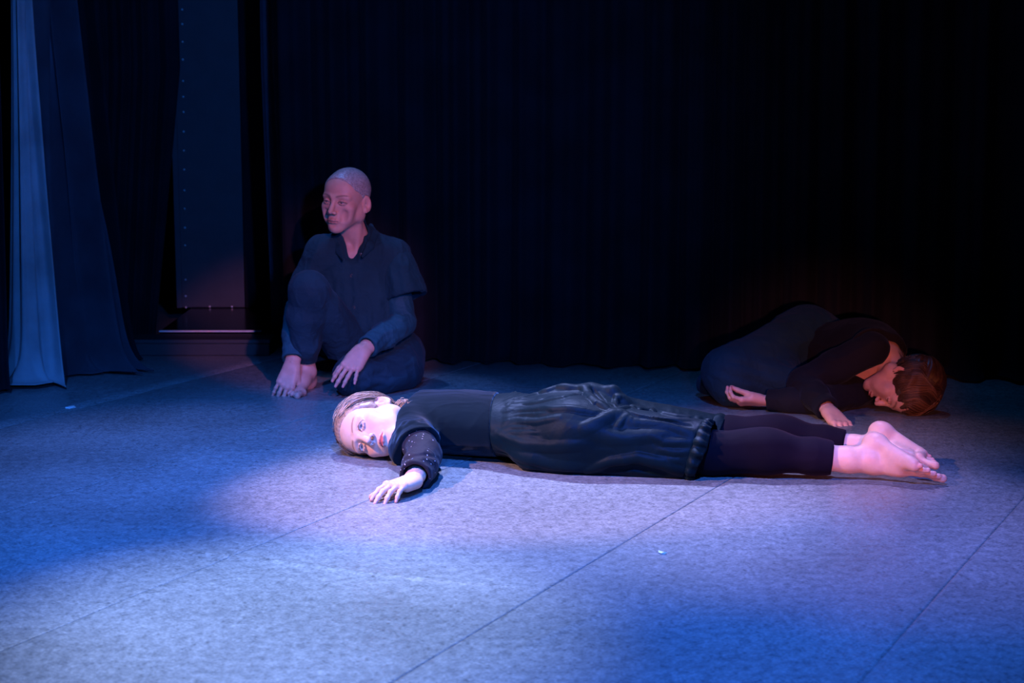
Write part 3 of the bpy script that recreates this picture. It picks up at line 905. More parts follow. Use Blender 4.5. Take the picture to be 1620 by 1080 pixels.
def foot(F, paint, ankle, toe, sole, big, sc=1.0, toe_curl=0.2):
    """ankle joint, direction of the toes, direction the sole faces, direction towards the big toe"""
    f = unit(toe); n = np.asarray(sole, float); n = unit(n - f * (n @ f))
    s = np.asarray(big, float); s = unit(s - f * (s @ f) - n * (s @ n))
    pt = lambda a, b, c: np.asarray(ankle) + sc * (f * a + s * b + n * c)
    F.ell(pt(-.030, -.002, .040), np.array([.031, .028, .030]) * sc, Frame(ankle, f, s, n), .02 * sc)            # heel
    F.cone(pt(-.020, 0, .006), pt(-.034, 0, .040), .030 * sc, .028 * sc, .02 * sc, flat=(s, .85))
    F.cone(pt(0, 0, 0), pt(.060, .006, .022), .034 * sc, .027 * sc, .025 * sc, flat=(s, .95))                    # instep
    F.cone(pt(.05, .006, .022), pt(.112, .018, .040), .026 * sc, .016 * sc, .02 * sc)                            # inner metatarsals
    F.cone(pt(.03, -.012, .032), pt(.105, -.026, .046), .022 * sc, .0135 * sc, .02 * sc)
    F.cone(pt(-.02, -.012, .050), pt(.100, -.030, .052), .020 * sc, .0125 * sc, .02 * sc)                        # outer edge
    F.ell(pt(.04, .022, .068), np.array([.045, .016, .016]) * sc, Frame(ankle, f, s, n), .018 * sc, 's')         # arch
    for i in range(5):                                                                                           # ball
        b = .030 - .0148 * i
        F.ell(pt(.122 - .004 * i * i * .5, b, .047 + .001 * i), np.array([.0155 - .0012 * i] * 3) * sc, None, .012 * sc)
    # ankle bones and tendon
    F.ell(pt(-.002, .028, -.002), np.array([.012, .010, .012]) * sc, Frame(ankle, f, s, n), .012 * sc)
    F.ell(pt(-.008, -.028, .004), np.array([.012, .010, .012]) * sc, Frame(ankle, f, s, n), .012 * sc)
    paint.spot(pt(-.008, -.040, .004), .016 * sc, (0.62, 0.30, 0.27), .5)
    for i, (ln, r) in enumerate(((.043, .0118), (.036, .0082), (.032, .0078), (.028, .0074), (.024, .0074))):
        b0 = .031 - .0150 * i; b1 = .033 - .0155 * i - (.004 if i == 0 else 0)
        x0 = .132 - .0022 * i * i
        a = pt(x0, b0, .046); m = pt(x0 + ln * .55, b1, .043 + .012 * toe_curl); e = pt(x0 + ln, b1 - .001 * i, .046 + .02 * toe_curl)
        F.cone(a, m, r * .95 * sc, r * .9 * sc, .005 * sc); F.cone(m, e, r * .9 * sc, r * 1.0 * sc, .004 * sc)
        paint.spot(e + n * r * .6, .012 * sc, (0.74, 0.26, 0.22), .5)
        paint.spot(e - n * r * sc, .006 * sc, (0.80, 0.52, 0.48), .6)
    paint.spot(pt(.125, .02, .064), .024 * sc, (0.74, 0.30, 0.26), .45)
    paint.spot(pt(.120, -.03, .060), .018 * sc, (0.74, 0.30, 0.26), .5)
    paint.spot(pt(-.04, 0, .072), .026 * sc, (0.74, 0.33, 0.28), .5)

def body_mesh(parent, fine, paint, heads, coarse=None, coarse_h=0.011, shrink=-0.004):
    """one mesh: fine regions (field, spacing, lo, hi) joined with the coarse body under the clothes"""
    parts = [f.mesh(h, lo, hi) for f, h, lo, hi in fine]
    if coarse is not None:
        parts.append(coarse.mesh(coarse_h, offset=shrink))
    V, F = merge(parts)
    C = paint.run(V)
    for kw in heads: C = paint_head(C, V, **kw)
    return mesh_obj('body', V, F, MAT['skin'], parent, C)

def garment(name, F, h, mat, parent, disp=None, lo=None, hi=None, label=None, floor_clip=True):
    if floor_clip: F.cut((0, 0, .002), (0, 0, -1), .002)
    V, Q = F.mesh(h, lo, hi)
    if disp is not None:
        N = normals(V, Q)
        V = V + N * disp(V)[:, None]
    if floor_clip:
        V[:, 2] = np.maximum(V[:, 2], 0.0015)
    o = mesh_obj(name, V, Q, mat, parent)
    if label: o['label'] = label
    return o

def wrinkle(fr, scales, amp, seed=0.0, sharp=2.0):
    """creases stretched along the axes of a frame: scales are cells per metre along its x, y, z"""
    sc = np.asarray(scales, float)
    def fn(V):
        q = fr.inv(V) * sc + seed
        q = q + 1.2 * (noise3(q * 0.5 + 11.3) - 0.5)[:, None]
        n = noise3(q)
        r = 1 - np.abs(2 * n - 1)
        n2 = noise3(q * 2.1 + 5.7)
        r2 = 1 - np.abs(2 * n2 - 1)
        return amp * (r ** sharp - 0.35 + 0.4 * (r2 ** sharp - 0.35))
    return fn

def scalp_dirs(rng, n):
    d = rng.normal(size=(n, 3))
    return d / np.linalg.norm(d, axis=1, keepdims=True)

SK_C = np.array([0, .010, .038]); SK_R = np.array([.0735, .094, .080])
def scalp_r(d):
    """distance from the skull centre to its surface in direction d (head frame)"""
    return 1.0 / np.sqrt(((d / SK_R) ** 2).sum(-1))

# ================================================================== person lying face down across the stage
LATV = np.array([0.25, 0.968, 0.0])
def B(x, lat, z):
    """point by distance along the lying body, sideways offset (negative = near side) and height"""
    y = np.interp(x, [-.5, -.34, -.04, .2, .6, 1.0], [5.39, 5.345, 5.215, 5.12, 5.06, 5.0])
    return np.array([x, y, z]) + LATV * lat
AXV = np.array([0.968, -0.25, 0.0])
UPV = np.array([0, 0, 1.0])
BF = Frame([0, 0, 0], AXV, LATV, UPV)

def build_prone():
    root = empty('person', B(0.25, 0, 0), 'person lying face down in a black dress, cheek on the floor, bare feet', 'person')
    paint = Paint(SKIN)
    # ---------------- joints
    HC = PZ(597, 677, .087)
    hf = frame_zy(HC, (-.905, .42, .03), (-.42, -.905, -.10))
    neck = B(-.30, 0.0, .10)
    S1, E1, W1 = B(-.285, -.135, .090), PZ(672, 720, .060), PZ(654, 760, .034)
    S2, E2, W2 = B(-.27, .15, .08), B(.00, .25, .045), B(.20, .24, .035)
    hipN, hipF = B(.20, -.085, .10), B(.20, .085, .10)
    kneeN, kneeF = PZ(1125, 716, .066), PZ(1155, 692, .066)
    ankN, ankF = PZ(1386, 731, .052), PZ(1394, 712, .056)
    calfN = kneeN * .66 + ankN * .34 + np.array([0, 0, .012]); calfF = kneeF * .66 + ankF * .34 + np.array([0, 0, .012])

    # ---------------- head and neck
    FH = Field()
    head(FH, hf, 1.09, jaw=.98, lip=1.25, nose=0.8)
    FH.cone(hf.p(0, .018, -.045), neck, .050, .058, .02)
    # ---------------- hands and feet
    FA = Field()
    d = unit(G(573, 790) - G(654, 764))
    hand(FA, paint, W1, d, (0, 0, -1), True,
         ((14, 16, 10), (14, 18, 10), (16, 22, 12), (18, 24, 14)), spread=(3, 0, -4, -9), sc=1.02, thumb=(26, 14, 10), arm_dir=unit(E1 - W1))
    FB = Field()
    d2 = unit(W2 - E2)
    hand(FB, paint, W2, d2, (0, 0, -1), False, ((10, 12, 8),) * 4, sc=.96, arm_dir=unit(E2 - W2))
    FF = Field()
    foot(FF, paint, ankN, (.158, -.118, -.085), (.50, .05, .86), (-.1, 1, .15), 1.05, .5)
    FF.chain([ankN + np.array([-.01, 0, .002]), ankN * .75 + calfN * .25, calfN], [.035, .0365, .05], .02)
    FF.cone(ankN + np.array([-.045, .002, .030]), ankN + np.array([.012, .006, .050]), .013, .020, .02)     # heel tendon
    FG = Field()
    foot(FG, paint, ankF, (.140, -.140, -.085), (.52, -.15, .84), (.2, -1, -.1), 1.05, .5)
    FG.chain([ankF + np.array([-.01, 0, .002]), ankF * .75 + calfF * .25, calfF], [.034, .035, .05], .02)
    FG.cone(ankF + np.array([-.045, .002, .028]), ankF + np.array([.010, .006, .048]), .013, .020, .02)
    # ---------------- body under the clothes
    FC = Field()
    FC.cone(B(-.24, 0, .09), B(-.02, 0, .09), .14, .12, .03, flat=(UPV, .52))
    FC.ell(B(.18, 0, .10), (.15, .165, .09), BF, .05)
    FC.cone(hf.p(0, .018, -.045), neck, .045, .055, .03)
    FC.chain([S1, E1, W1], [.048, .04, .026], .03); FC.chain([S2, E2, W2], [.048, .04, .026], .03)
    FC.chain([hipN, kneeN, calfN, ankN], [.075, .050, .050, .032], .03); FC.chain([hipF, kneeF, calfF, ankF], [.075, .046, .048, .030], .03)
    fine = [(FH, .0016, hf.o - .20, hf.o + .20),
            (FA, .0015, FA.bounds()[0], FA.bounds()[1]), (FB, .0025, FB.bounds()[0], FB.bounds()[1]),
            (FF, .0018, [.88, 4.6, 0], [1.4, 5.15, .25]), (FG, .0018, [.90, 4.6, 0], [1.4, 5.25, .25])]
    body_mesh(root, fine, paint, [dict(fr=hf, sc=1.09, gaze=(.10, .14), lash=.95, lips=(.62, .09, .09), iris=(.06, .10, .17), brow=(.22, .12, .085), blush=.5)], FC)

    # ---------------- bodice
    D = Field()
    D.cone(B(-.235, 0, .090), B(-.02, 0, .090), .176, .164, .03, flat=(UPV, .54))
    D.ell(B(.10, 0, .100), (.16, .182, .09), BF, .05)
    D.ell(B(-.13, .01, .122), (.14, .14, .068), BF, .04)
    D.ell(B(-.03, 0, .116), (.10, .135, .070), BF, .04)
    D.cone(S1, S2, .066, .060, .04)
    D.cone(B(-.29, 0, .105), hf.p(0, .030, -.085), .072, .056, .03)
    base = D.copy()
    # cap sleeve with open end
    capdir = unit(E1 - S1)
    cap = Field()
    cap.cone(S1, S1 + capdir * .19, .064, .066, .01)
    cap.cone(S1 + np.array([-.02, 0, -.01]), S1 + capdir * .12 + np.array([-.035, 0, -.03]), .058, .050, .03)
    cap.cut(S1 + capdir * .155, capdir + np.array([.12, 0, -.55]), .004)
    cap.cone(S1 + capdir * .09, S1 + capdir * .30, .050, .062, .005, 's')
    clo, chi = cap.bounds()
    D.add(lambda x, y, z: cap.sample(np.stack(np.broadcast_arrays(x, y, z), -1)), clo, chi, .018)
    for pts, r in (([(625, 700), (632, 680), (652, 668), (672, 672), (686, 690)], .006), ([(622, 690), (640, 668), (668, 664), (690, 690), (692, 715)], .006),
                   ([(628, 712), (636, 694), (655, 682), (674, 690)], .005), ([(695, 650), (694, 680), (688, 712)], .006), ([(702, 690), (700, 715), (690, 728)], .006)):
        fold(D, D.copy(), pts, .007, .016)
    for pts, r in (([(700, 706), (735, 700), (770, 700)], .004), ([(690, 660), (684, 640)], .005), ([(705, 724), (730, 712), (765, 708)], .005), ([(740, 722), (770, 716)], .004)):
        fold(D, base, pts, r, .02)
    w1 = wrinkle(BF, (14, 26, 26), .0016, 1.0)
    seam_x = B(-.035, 0, 0)
    D.cut(seam_x, AXV + np.array([0, .12, .10]), .003)
    D.cut(hf.p(0, .02, -.075), hf.d(0, -.15, 1), .006)
    D.cone(hf.p(0, .018, -.03), B(-.30, 0, .10), .049, .052, .006, 's')
    garment('dress_bodice', D, .0038, MAT['bodice'], root, w1)
    # collar edge of small ruffles
    ring = []
    cx = hf.p(0, .024, -.082); cu = hf.d(1, 0, 0); cv = hf.d(0, 1, .1)
    for i in range(61):
        t = 2 * math.pi * i / 60
        ring.append(cx + (.056 + .003 * math.sin(11 * t)) * (math.cos(t) * cu + math.sin(t) * cv) + hf.d(0, 0, 1) * .004 * math.sin(13 * t + 1))
    ring = [np.array([q[0], q[1], max(q[2], .008)]) for q in ring]
    cf = Field().chain(ring, .006, .004)
    garment('collar', cf, .0025, MAT['satin'], root)

    # ---------------- skirt
    K = Field()
    K.cone(B(-.035, 0, .096), B(.10, 0, .098), .166, .186, .03, flat=(UPV, .53))
    K.ell(B(-.01, 0, .117), (.11, .140, .073), BF, .04)
    K.ell(B(.20, 0, .100), (.17, .198, .100), BF, .05)
    K.ell(B(.20, -.080, .134), (.13, .100, .075), BF, .04); K.ell(B(.20, .080, .134), (.13, .095, .075), BF, .04)
    hemN = np.array([kneeN[0] - .015, kneeN[1] - .004, .080]); hemF = np.array([kneeF[0] - .02, kneeF[1], .072])
    K.cone(B(.22, -.095, .10), hemN, .108, .084, .045); K.cone(B(.22, .095, .10), hemF, .105, .062, .045)
    K.cone(B(.10, -.14, .05), hemN + np.array([0, -.035, -.035]), .06, .05, .04)
    K.cone(B(.30, 0, .08), hemN * .5 + hemF * .5 + np.array([0, 0, -.03]), .075, .035, .05)
    # cloth bunched up over the far hip
    K.chain([P(862, 622, 5.20), P(895, 618, 5.20), P(935, 618, 5.19), P(970, 620, 5.17)], [.008, .016, .020, .018], .022)
    K.chain([P(970, 620, 5.17), P(986, 637, 5.15), P(1008, 651, 5.14)], [.018, .017, .013], .02)
    K.chain([P(1000, 651, 5.18), P(1050, 661, 5.19), P(1112, 667, 5.2)], [.014, .016, .014], .025)
    base = K.copy()
    # gathers at the waist seam
    rng = random.Random(5)
    def seam(t):   # screen line of the seam
        return (800 - 26 * t + 6 * math.sin(3.0 * t), 623 + 98 * t)
    for i in range(24):
        t = (i + .5 + .5 * (rng.random() - .5)) / 24
        x, y = seam(t); ln = 22 + 50 * rng.random(); sl = -.40 + .62 * t + .12 * (rng.random() - .5)
        fold(K, base, [(x + 3, y), (x + ln * .4, y + sl * ln * .4 - 2), (x + ln, y + sl * ln * .8)], .0048 + .003 * rng.random(), .011, .009)
    for pts, h, wl, wu in (
            ([(802, 634), (850, 622), (880, 612), (922, 613)], .007, .016, .02),
            ([(806, 641), (850, 637), (890, 629), (922, 621)], .008, .012, .02),
            ([(830, 640), (858, 632), (872, 626)], .006, .009, .012),
            ([(800, 648), (850, 646), (905, 645), (940, 650), (968, 656)], .009, .022, .012),
            ([(846, 650), (862, 643), (874, 647)], .006, .010, .012),
            ([(920, 612), (930, 624), (946, 638), (966, 652)], .014, .016, .03),
            ([(936, 617), (952, 632), (968, 644)], -.014, .016, .016),
            ([(972, 642), (976, 628), (984, 628)], .008, .014, .014),
            ([(924, 673), (950, 661), (968, 653), (986, 652), (1004, 664)], .014, .04, .014),
            ([(976, 676), (986, 663), (997, 655)], .008, .012, .016),
            ([(964, 651), (992, 645), (1012, 647)], .010, .012, .016),
            ([(1002, 664), (1030, 667), (1062, 671), (1094, 682)], .010, .03, .016),
            ([(1000, 646), (1030, 650), (1070, 658), (1106, 662)], .010, .014, .02),
            ([(994, 653), (1010, 659), (1050, 667), (1090, 674)], -.016, .014, .014),
            ([(1020, 662), (1060, 663), (1100, 664)], .006, .008, .01),
            ([(784, 690), (820, 700), (870, 705), (930, 702)], .007, .03, .02),
            ([(780, 698), (815, 720), (870, 737), (930, 744)], .010, .02, .035),
            ([(786, 684), (812, 697), (834, 706)], .008, .016, .02),
            ([(790, 716), (840, 738), (900, 749)], .006, .012, .016),
            ([(930, 744), (965, 729), (1010, 722), (1050, 732), (1078, 744)], .014, .03, .018),
            ([(960, 742), (1000, 738), (1050, 748)], -.014, .02, .016),
            ([(1006, 720), (1040, 727), (1078, 730)], .007, .012, .016),
            ([(1030, 690), (1050, 700), (1088, 700)], .006, .016, .02),
            ([(1044, 712), (1065, 716), (1088, 716)], .005, .012, .014),
            ([(950, 694), (1010, 691), (1060, 684)], .006, .03, .03),
            ([(815, 664), (850, 667), (884, 660)], .006, .016, .012),
            ([(900, 676), (960, 684), (1000, 706)], .005, .04, .03)):
        fold(K, base, pts, h * 1.9, max(wl * .85, .012), max(wu * .85, .012), 1.0)
    K.cut(seam_x + AXV * .002, -(AXV + np.array([0, .12, .10])), .003)
    hem_n = unit(np.array([.92, -.30, -.24]))
    hem_p = kneeN + np.array([-.048, 0, 0])
    K.cut(hem_p, hem_n, .003)
    K.cone(B(.45, -.09, .075), hemN + AXV * .3, .062, .068, .006, 's'); K.cone(B(.45, .10, .07), hemF + AXV * .3, .05, .05, .006, 's')
    garment('dress_skirt', K, .0030, MAT['satin'], root, wrinkle(BF, (9, 12, 12), .0018, 4.0, 3.0))
    # ruffled hem
    cen = hemN * .5 + hemF * .5; cen[2] = .055
    cen = cen - hem_n * ((cen - hem_p) @ hem_n)
    rv = unit(LATV - hem_n * (LATV @ hem_n)); ru = np.cross(hem_n, rv); ru = ru if ru[2] > 0 else -ru
    na = 420; rows = 9
    V = np.zeros((rows, na, 3))
    prof = np.zeros(na)
    ts = np.linspace(0.0, .30, 150)
    for i in range(na):
        a = 2 * math.pi * i / na
        dr = math.cos(a) * rv + math.sin(a) * ru
        dd = base.sample(cen + ts[:, None] * dr)
        inside = np.nonzero(dd < 0)[0]
        prof[i] = ts[inside[-1]] if len(inside) else .05
    prof = np.convolve(np.concatenate([prof[-4:], prof, prof[:4]]), np.ones(9) / 9, 'valid')
    for j in range(rows):
        t = j / (rows - 1)
        for i in range(na):
            a = 2 * math.pi * i / na
            dr = math.cos(a) * rv + math.sin(a) * ru
            wv = math.sin(46 * a + 1.2 * math.sin(5 * a)) + .6 * math.sin(29 * a + 2 * t)
            amp = .0012 + .0068 * t * (1 - .25 * t)
            r = prof[i] - .001 + .010 * math.sin(math.pi * min(1, t * 1.1)) + amp * wv
            q = cen + dr * r + hem_n * (-.004 + (.040 + .006 * math.sin(7 * a)) * t)
            q[2] = max(q[2], .003 + .002 * abs(wv))
            V[j, i] = q
    jj, ii = np.meshgrid(np.arange(rows - 1), np.arange(na), indexing='ij')
    b0 = (jj * na + ii).ravel(); b1 = (jj * na + (ii + 1) % na).ravel()
    Fq = np.stack([b0, b1, b1 + na, b0 + na], 1)
    ro = mesh_obj('hem_ruffle', V.reshape(-1, 3), Fq, MAT['satin'], root)
    sm = ro.modifiers.new('thickness', 'SOLIDIFY'); sm.thickness = .002; sm.offset = 0

    # ---------------- leggings
    for kn, cf_, an, hx, nm in ((kneeN, calfN, ankN, 1322, 0), (kneeF, calfF, ankF, 1338, 1)):
        L = Field()
        up = kn + (kn - cf_) * .9
        hem = an + (cf_ - an) * (.40 if nm == 0 else .36)
        L.chain([up, kn], [.058, .060], .02)
        L.chain([kn, cf_ + np.array([0, 0, .000]), an * .45 + cf_ * .55, hem, an], [.064, .061, .050, .0405, .039], .03)
        L.ell(cf_ + np.array([-.02, 0, .018]), (.10, .048, .048), BF, .03)
        L.cut(hem, unit(an - cf_), .003)
        garment('legging', L, .0036, MAT['leggings'], root, wrinkle(BF, (10, 10, 10), .0015, 2.0 + nm))
    # ---------------- glitter sleeves
    for S, E, W, nm in ((S1, E1, W1, 0), (S2, E2, W2, 1)):
        L = Field()
        L.chain([S, S * .35 + E * .65, E], [.052, .050, .051], .012)
        cuff = W + (E - W) * .17
        L.chain([E, E * .55 + W * .45, cuff, W], [.050, .052, .044, .043], .010)
        L.cone(cuff + (E - W) * .10, W + (W - E) * .3, .037, .037, .004, 's')
        if nm == 0:
            q0 = L.copy()
            fold(L, q0, [(640, 727), (656, 721), (674, 719), (694, 725)], -.009, .012)
            fold(L, q0, [(640, 733), (656, 727), (674, 725), (692, 731)], .004, .016)
            fold(L, q0, [(650, 740), (670, 738), (690, 745)], .004, .012)
        L.cut(cuff + (W - E) * .02, unit(W - E), .003)
        garment('sleeve', L, .003, MAT['glitter'], root, wrinkle(BF, (30, 30, 30), .0018, 8.0 + nm))

    # ---------------- hair drawn back to the nape
    rngn = np.random.default_rng(3)
    HF = Field()
    sc = 1.09
    HF.ell(hf.p(0, .014 * sc, .040 * sc), np.array([.080, .101, .087]) * sc, hf, .01)
    HF.ell(hf.p(0, .06, -.03), (.050, .040, .045), hf, .02)
    HF.ell(hf.p(0, .010, .050), np.array([.076, .094, .080]) * sc, hf, .02)
    HF.cut(hf.p(0, -.074 * sc, .071 * sc), hf.d(0, -.76, -.65), .006)
    HF.ell(hf.p(.080, .016, -.012), (.016, .019, .027), hf, .004, 's'); HF.ell(hf.p(-.078, .014, -.010), (.016, .019, .027), hf, .004, 's')
    def hdisp(V):
        q = hf.inv(V)
        a = np.arctan2(q[:, 0], q[:, 2] - .02)
        return .0022 * (noise3(np.stack([a * 26, q[:, 1] * 9 + q[:, 2] * 6, q[:, 2] * 5], 1)) - .4)
    V, Q = HF.mesh(.0026)
    V = V + normals(V, Q) * hdisp(V)[:, None]; V[:, 2] = np.maximum(V[:, 2], .001)
    hc = np.array([.42, .26, .18])
    n = noise3(V * 160)
    hair = mesh_obj('hair', V, Q, MAT['hair'], root, hc * (.55 + .6 * n)[:, None])
    lines, rad, cols = [], [], []
    bun = unit([0.0, .80, -.62])
    starts = scalp_dirs(rngn, 5200)
    keep = (starts[:, 1] * .76 + starts[:, 2] * .65 > -.24) & (starts @ bun < .86) & ~((starts[:, 1] < -.6) & (starts[:, 2] < .42))
    edge = scalp_dirs(rngn, 9000)
    edge = edge[np.abs(edge[:, 1] * .76 + edge[:, 2] * .65 + .21) < .08]
    edge = edge[edge[:, 2] > .42][:420]
    for d0 in np.concatenate([edge, starts[keep][:1500]]):
        if d0 @ bun < -.93: continue
        om = math.acos(np.clip(d0 @ bun, -1, 1))
        m = 12
        end = .55 + .45 * rngn.random()
        ts = np.linspace(0, end, m)
        dirs = (np.sin((1 - ts) * om)[:, None] * d0 + np.sin(ts * om)[:, None] * bun) / math.sin(om)
        dirs += .05 * np.stack([np.sin(ts * 9 + rngn.random() * 6), np.sin(ts * 8 + rngn.random() * 6), np.sin(ts * 7 + rngn.random() * 6)], 1) * .6
        dirs /= np.linalg.norm(dirs, axis=1, keepdims=True)
        fly = .016 * rngn.random() ** 5
        off = .0050 + .0045 * rngn.random() + fly * np.sin(np.pi * ts / end) + .0012 * np.sin(ts * 14 + rngn.random() * 6)
        off = off + .009 * np.maximum(0, dirs[:, 2]) + .002
        q = (SK_C + dirs * (scalp_r(dirs) + off)[:, None]) * sc
        w_ = hf.o + q @ hf.R.T
        w_[:, 2] = np.maximum(w_[:, 2], .002)
        lines.append(w_); rad.append(.0007 + .0008 * rngn.random())
        cols.append(hc * (.5 + 1.1 * rngn.random()))
    # loose curls round the nape and fine flyaway hairs over the top
    for i in range(60):
        c0 = np.array([.030 + .035 * rngn.random(), .055 + .03 * rngn.random(), -.055 + .035 * rngn.random()])
        t = np.linspace(0, 1, 14); ph = rngn.random() * 6.3; rr = .006 + .007 * rngn.random(); tw = 5 + 6 * rngn.random()
        q = c0 + np.stack([rr * np.cos(tw * t + ph) + .012 * t, rr * np.sin(tw * t + ph), -.035 * t + .01 * np.sin(3 * t + ph)], 1)
        lines.append(hf.o + q @ hf.R.T); rad.append(.0011); cols.append(hc * (.6 + 1.0 * rngn.random()))
    for i in range(150):
        d0 = unit([.75 + .35 * rngn.random(), -.25 + .9 * rngn.random(), .1 + .8 * rngn.random()])
        d1 = unit(d0 + np.array([.15 * rngn.normal(), .55 + .3 * rngn.random(), -.35 + .4 * rngn.normal()]))
        t = np.linspace(0, 1, 10)[:, None]
        dr = d0 * (1 - t) + d1 * t; dr /= np.linalg.norm(dr, axis=1, keepdims=True)
        q = (SK_C + dr * (scalp_r(dr) + .006 + (.018 * rngn.random()) * np.linspace(0, 1, 10) ** 1.5)[:, None]) * sc
        lines.append(hf.o + q @ hf.R.T); rad.append(.00045); cols.append(hc * 1.6)
    ho = strands(lines, rad, cols, 'hair_strands', MAT['hair'], hair)
    ho['kind'] = 'stuff'
build_prone()

# ================================================================== person seated on the floor with one knee up
def build_seated():
    root = empty('person', G(560, 606), 'seated person with cropped grey hair, loose navy shirt and one knee drawn up', 'person')
    skin = np.array([0.56, 0.33, 0.265])
    paint = Paint(skin)
    XV = unit([.96, .22, 0]); YV = np.array([-XV[1], XV[0], 0])
    TF = Frame([0, 0, 0], XV, YV, UPV)
    HC = P(548, 318, 6.45)
    hf = frame_zy(HC, (.06, -.02, 1), (-.42, -.89, -.12))
    sc = 1.04
    NB = P(568, 392, 6.52)
    SR, SL = P(512, 402, 6.47), P(622, 406, 6.54)
    ER, WR = P(472, 492, 6.42), P(463, 577, 6.26)
    EL, WL = P(637, 512, 6.44), P(574, 553, 6.20)
    HR, KR, AR = P(572, 575, 6.50), P(489, 460, 6.27), P(484, 589, 6.335)
    HL, KL = P(625, 570, 6.55), P(562, 594, 6.24)
    chest = P(566, 448, 6.53); belly = P(585, 528, 6.54)

    FH = Field()
    head(FH, hf, sc, jaw=.72, age=1.0, lip=.55, nose=1.8, lid=.0024)
    FH.cone(hf.p(0, .012, -.05), NB, .047, .052, .02)
    # neck muscles, collar bones, throat
    FH.cone(hf.p(.048, .02, -.045), P(563, 398, 6.46), .012, .010, .014)
    FH.cone(hf.p(-.045, .015, -.050), P(553, 398, 6.46), .010, .009, .014)
    FH.ell(P(560, 412, 6.50), (.12, .06, .06), TF, .03)
    FH.cone(P(566, 400, 6.475), P(600, 392, 6.50), .008, .008, .01); FH.cone(P(554, 400, 6.475), P(525, 396, 6.48), .008, .008, .01)
    FA = Field()
    tip = G(447, 626) + np.array([0, 0, .01])
    hand(FA, paint, WR, tip - WR, (.05, .85, -.5), False, ((6, 14, 8), (2, 12, 8), (0, 12, 8), (0, 14, 8)), spread=(6, 1, -4, -9), sc=1.0, thumb=(30, 16, 2), arm_dir=ER - WR)
    FB = Field()
    tip = P(543, 598, 6.125)
    hand(FB, paint, WL, tip - WL, (.1, .85, -.4), True, ((8, 14, 8), (4, 12, 8), (2, 10, 8), (-8, 14, 10)), spread=(6, 2, -3, -20), sc=1.04, thumb=(16, 10, 6), arm_dir=EL - WL)
    FF = Field()
    fd = G(462, 625) - G(486, 613)
    foot(FF, paint, AR, (fd[0], fd[1], -.01), (0, 0, -1), (1, 0, 0), 1.0, .1)
    FF.cone(AR, P(482, 560, 6.34), .033, .042, .02)
    FC = Field()
    FC.ell(chest, (.13, .09, .17), TF, .03); FC.ell(belly, (.13, .09, .12), TF, .05)
    FC.cone(HR, HL, .09, .09, .04)
    FC.chain([SR, ER, WR], [.045, .038, .024], .03); FC.chain([SL, EL, WL], [.045, .038, .024], .03)
    FC.chain([HR, KR, AR], [.075, .050, .030], .03); FC.chain([HL, KL, P(630, 606, 6.45)], [.075, .05, .035], .03)
    FC.cone(hf.p(0, .012, -.03), NB, .042, .05, .03)
    fine = [(FH, .0017, hf.o - np.array([.15, .16, .30]), hf.o + np.array([.19, .17, .17])),
            (FA, .0017, *FA.bounds()), (FB, .0017, *FB.bounds()), (FF, .002, *FF.bounds())]
    body_mesh(root, fine, paint, [dict(fr=hf, sc=sc, lid=.0024, brow_dz=-.0055, lip_amt=.5, gaze=(-.25, .0), lips=(.42, .13, .11), iris=(.07, .09, .11), lash=.95, brow=(.13, .08, .07), brow_amt=.85, blush=.3)], FC)
    # cropped hair
    HF = Field()
    HF.ell(hf.p(0, .014 * sc, .040 * sc), np.array([.0755, .0962, .0812]) * sc, hf, .01)
    HF.ell(hf.p(0, -.043 * sc, .036 * sc), np.array([.0605, .0475, .0545]) * sc, hf, .03)
    HF.cut(hf.p(0, -.070 * sc, .078 * sc), hf.d(0, -.85, -.52), .005)
    for s in (1, -1):
        HF.ell(hf.p(s * .080, .016, -.006), (.014, .024, .036), hf, .004, 's')
    HF.ell(hf.p(0, -.06, .00), (.12, .075, .055), hf, .006, 's')
    V, Q = HF.mesh(.0022)
    N = normals(V, Q)
    q = noise3(V * 420); V = V + N * (.0016 * (q - .5))[:, None]
    hair = mesh_obj('hair', V, Q, MAT['hair'], root, np.array([.36, .34, .33]) * (.55 + .8 * noise3(V * 300 + 3))[:, None])

    # ---------------- shirt
    D = Field()
    D.ell(chest, (.175, .115, .20), TF, .03)
    D.ell(P(578, 500, 6.52), (.165, .125, .14), TF, .05)
    D.ell(belly, (.155, .13, .13), TF, .05)
    D.cone(SR, SL, .066, .066, .04)
    D.cone(NB, SR, .060, .055, .04); D.cone(NB, SL, .060, .055, .04)
    D.cone(NB + np.array([0, .02, -.02]), hf.p(0, .05, -.085), .058, .052, .03)
    D.cone(SR, P(484, 458, 6.45), .064, .070, .03)
    base = D.copy()
    for pts, h, w in (([(560, 420), (566, 480), (575, 530)], .006, .02), ([(540, 430), (545, 480), (560, 520)], .007, .025), ([(590, 410), (600, 460), (598, 510)], .008, .03),
                      ([(606, 420), (622, 460), (628, 500)], .008, .025), ([(520, 410), (530, 440), (535, 480)], .006, .02), ([(575, 470), (585, 510), (600, 535)], .007, .025),
                      ([(500, 400), (492, 420), (488, 440)], .006, .02)):
        fold(D, base, pts, h, w)
    # open neck
    D.cone(P(560, 330, 6.46), P(558, 392, 6.40), .050, .042, .008, 's')
    D.cone(P(559, 380, 6.42), P(557, 402, 6.41), .050, .036, .006, 's')
    D.cone(P(559, 398, 6.415), P(557, 418, 6.40), .034, .016, .006, 's')
    D.cone(hf.p(0, .012, -.02), NB + np.array([0, 0, -.02]), .050, .054, .006, 's')
    garment('shirt', D, .0042, MAT['shirt'], root, wrinkle(TF, (24, 24, 8), .0048, 3.0, 3.0))
    # wide over-sleeve with open hem
    S = Field()
    he = P(643, 470, 6.47)
    ad = unit(he - SL)
    S.cone(SL, he + ad * .05, .068, .080, .02)
    S.cone(SL + np.array([.02, 0, -.02]), P(656, 470, 6.46) + ad * .03, .05, .045, .03)
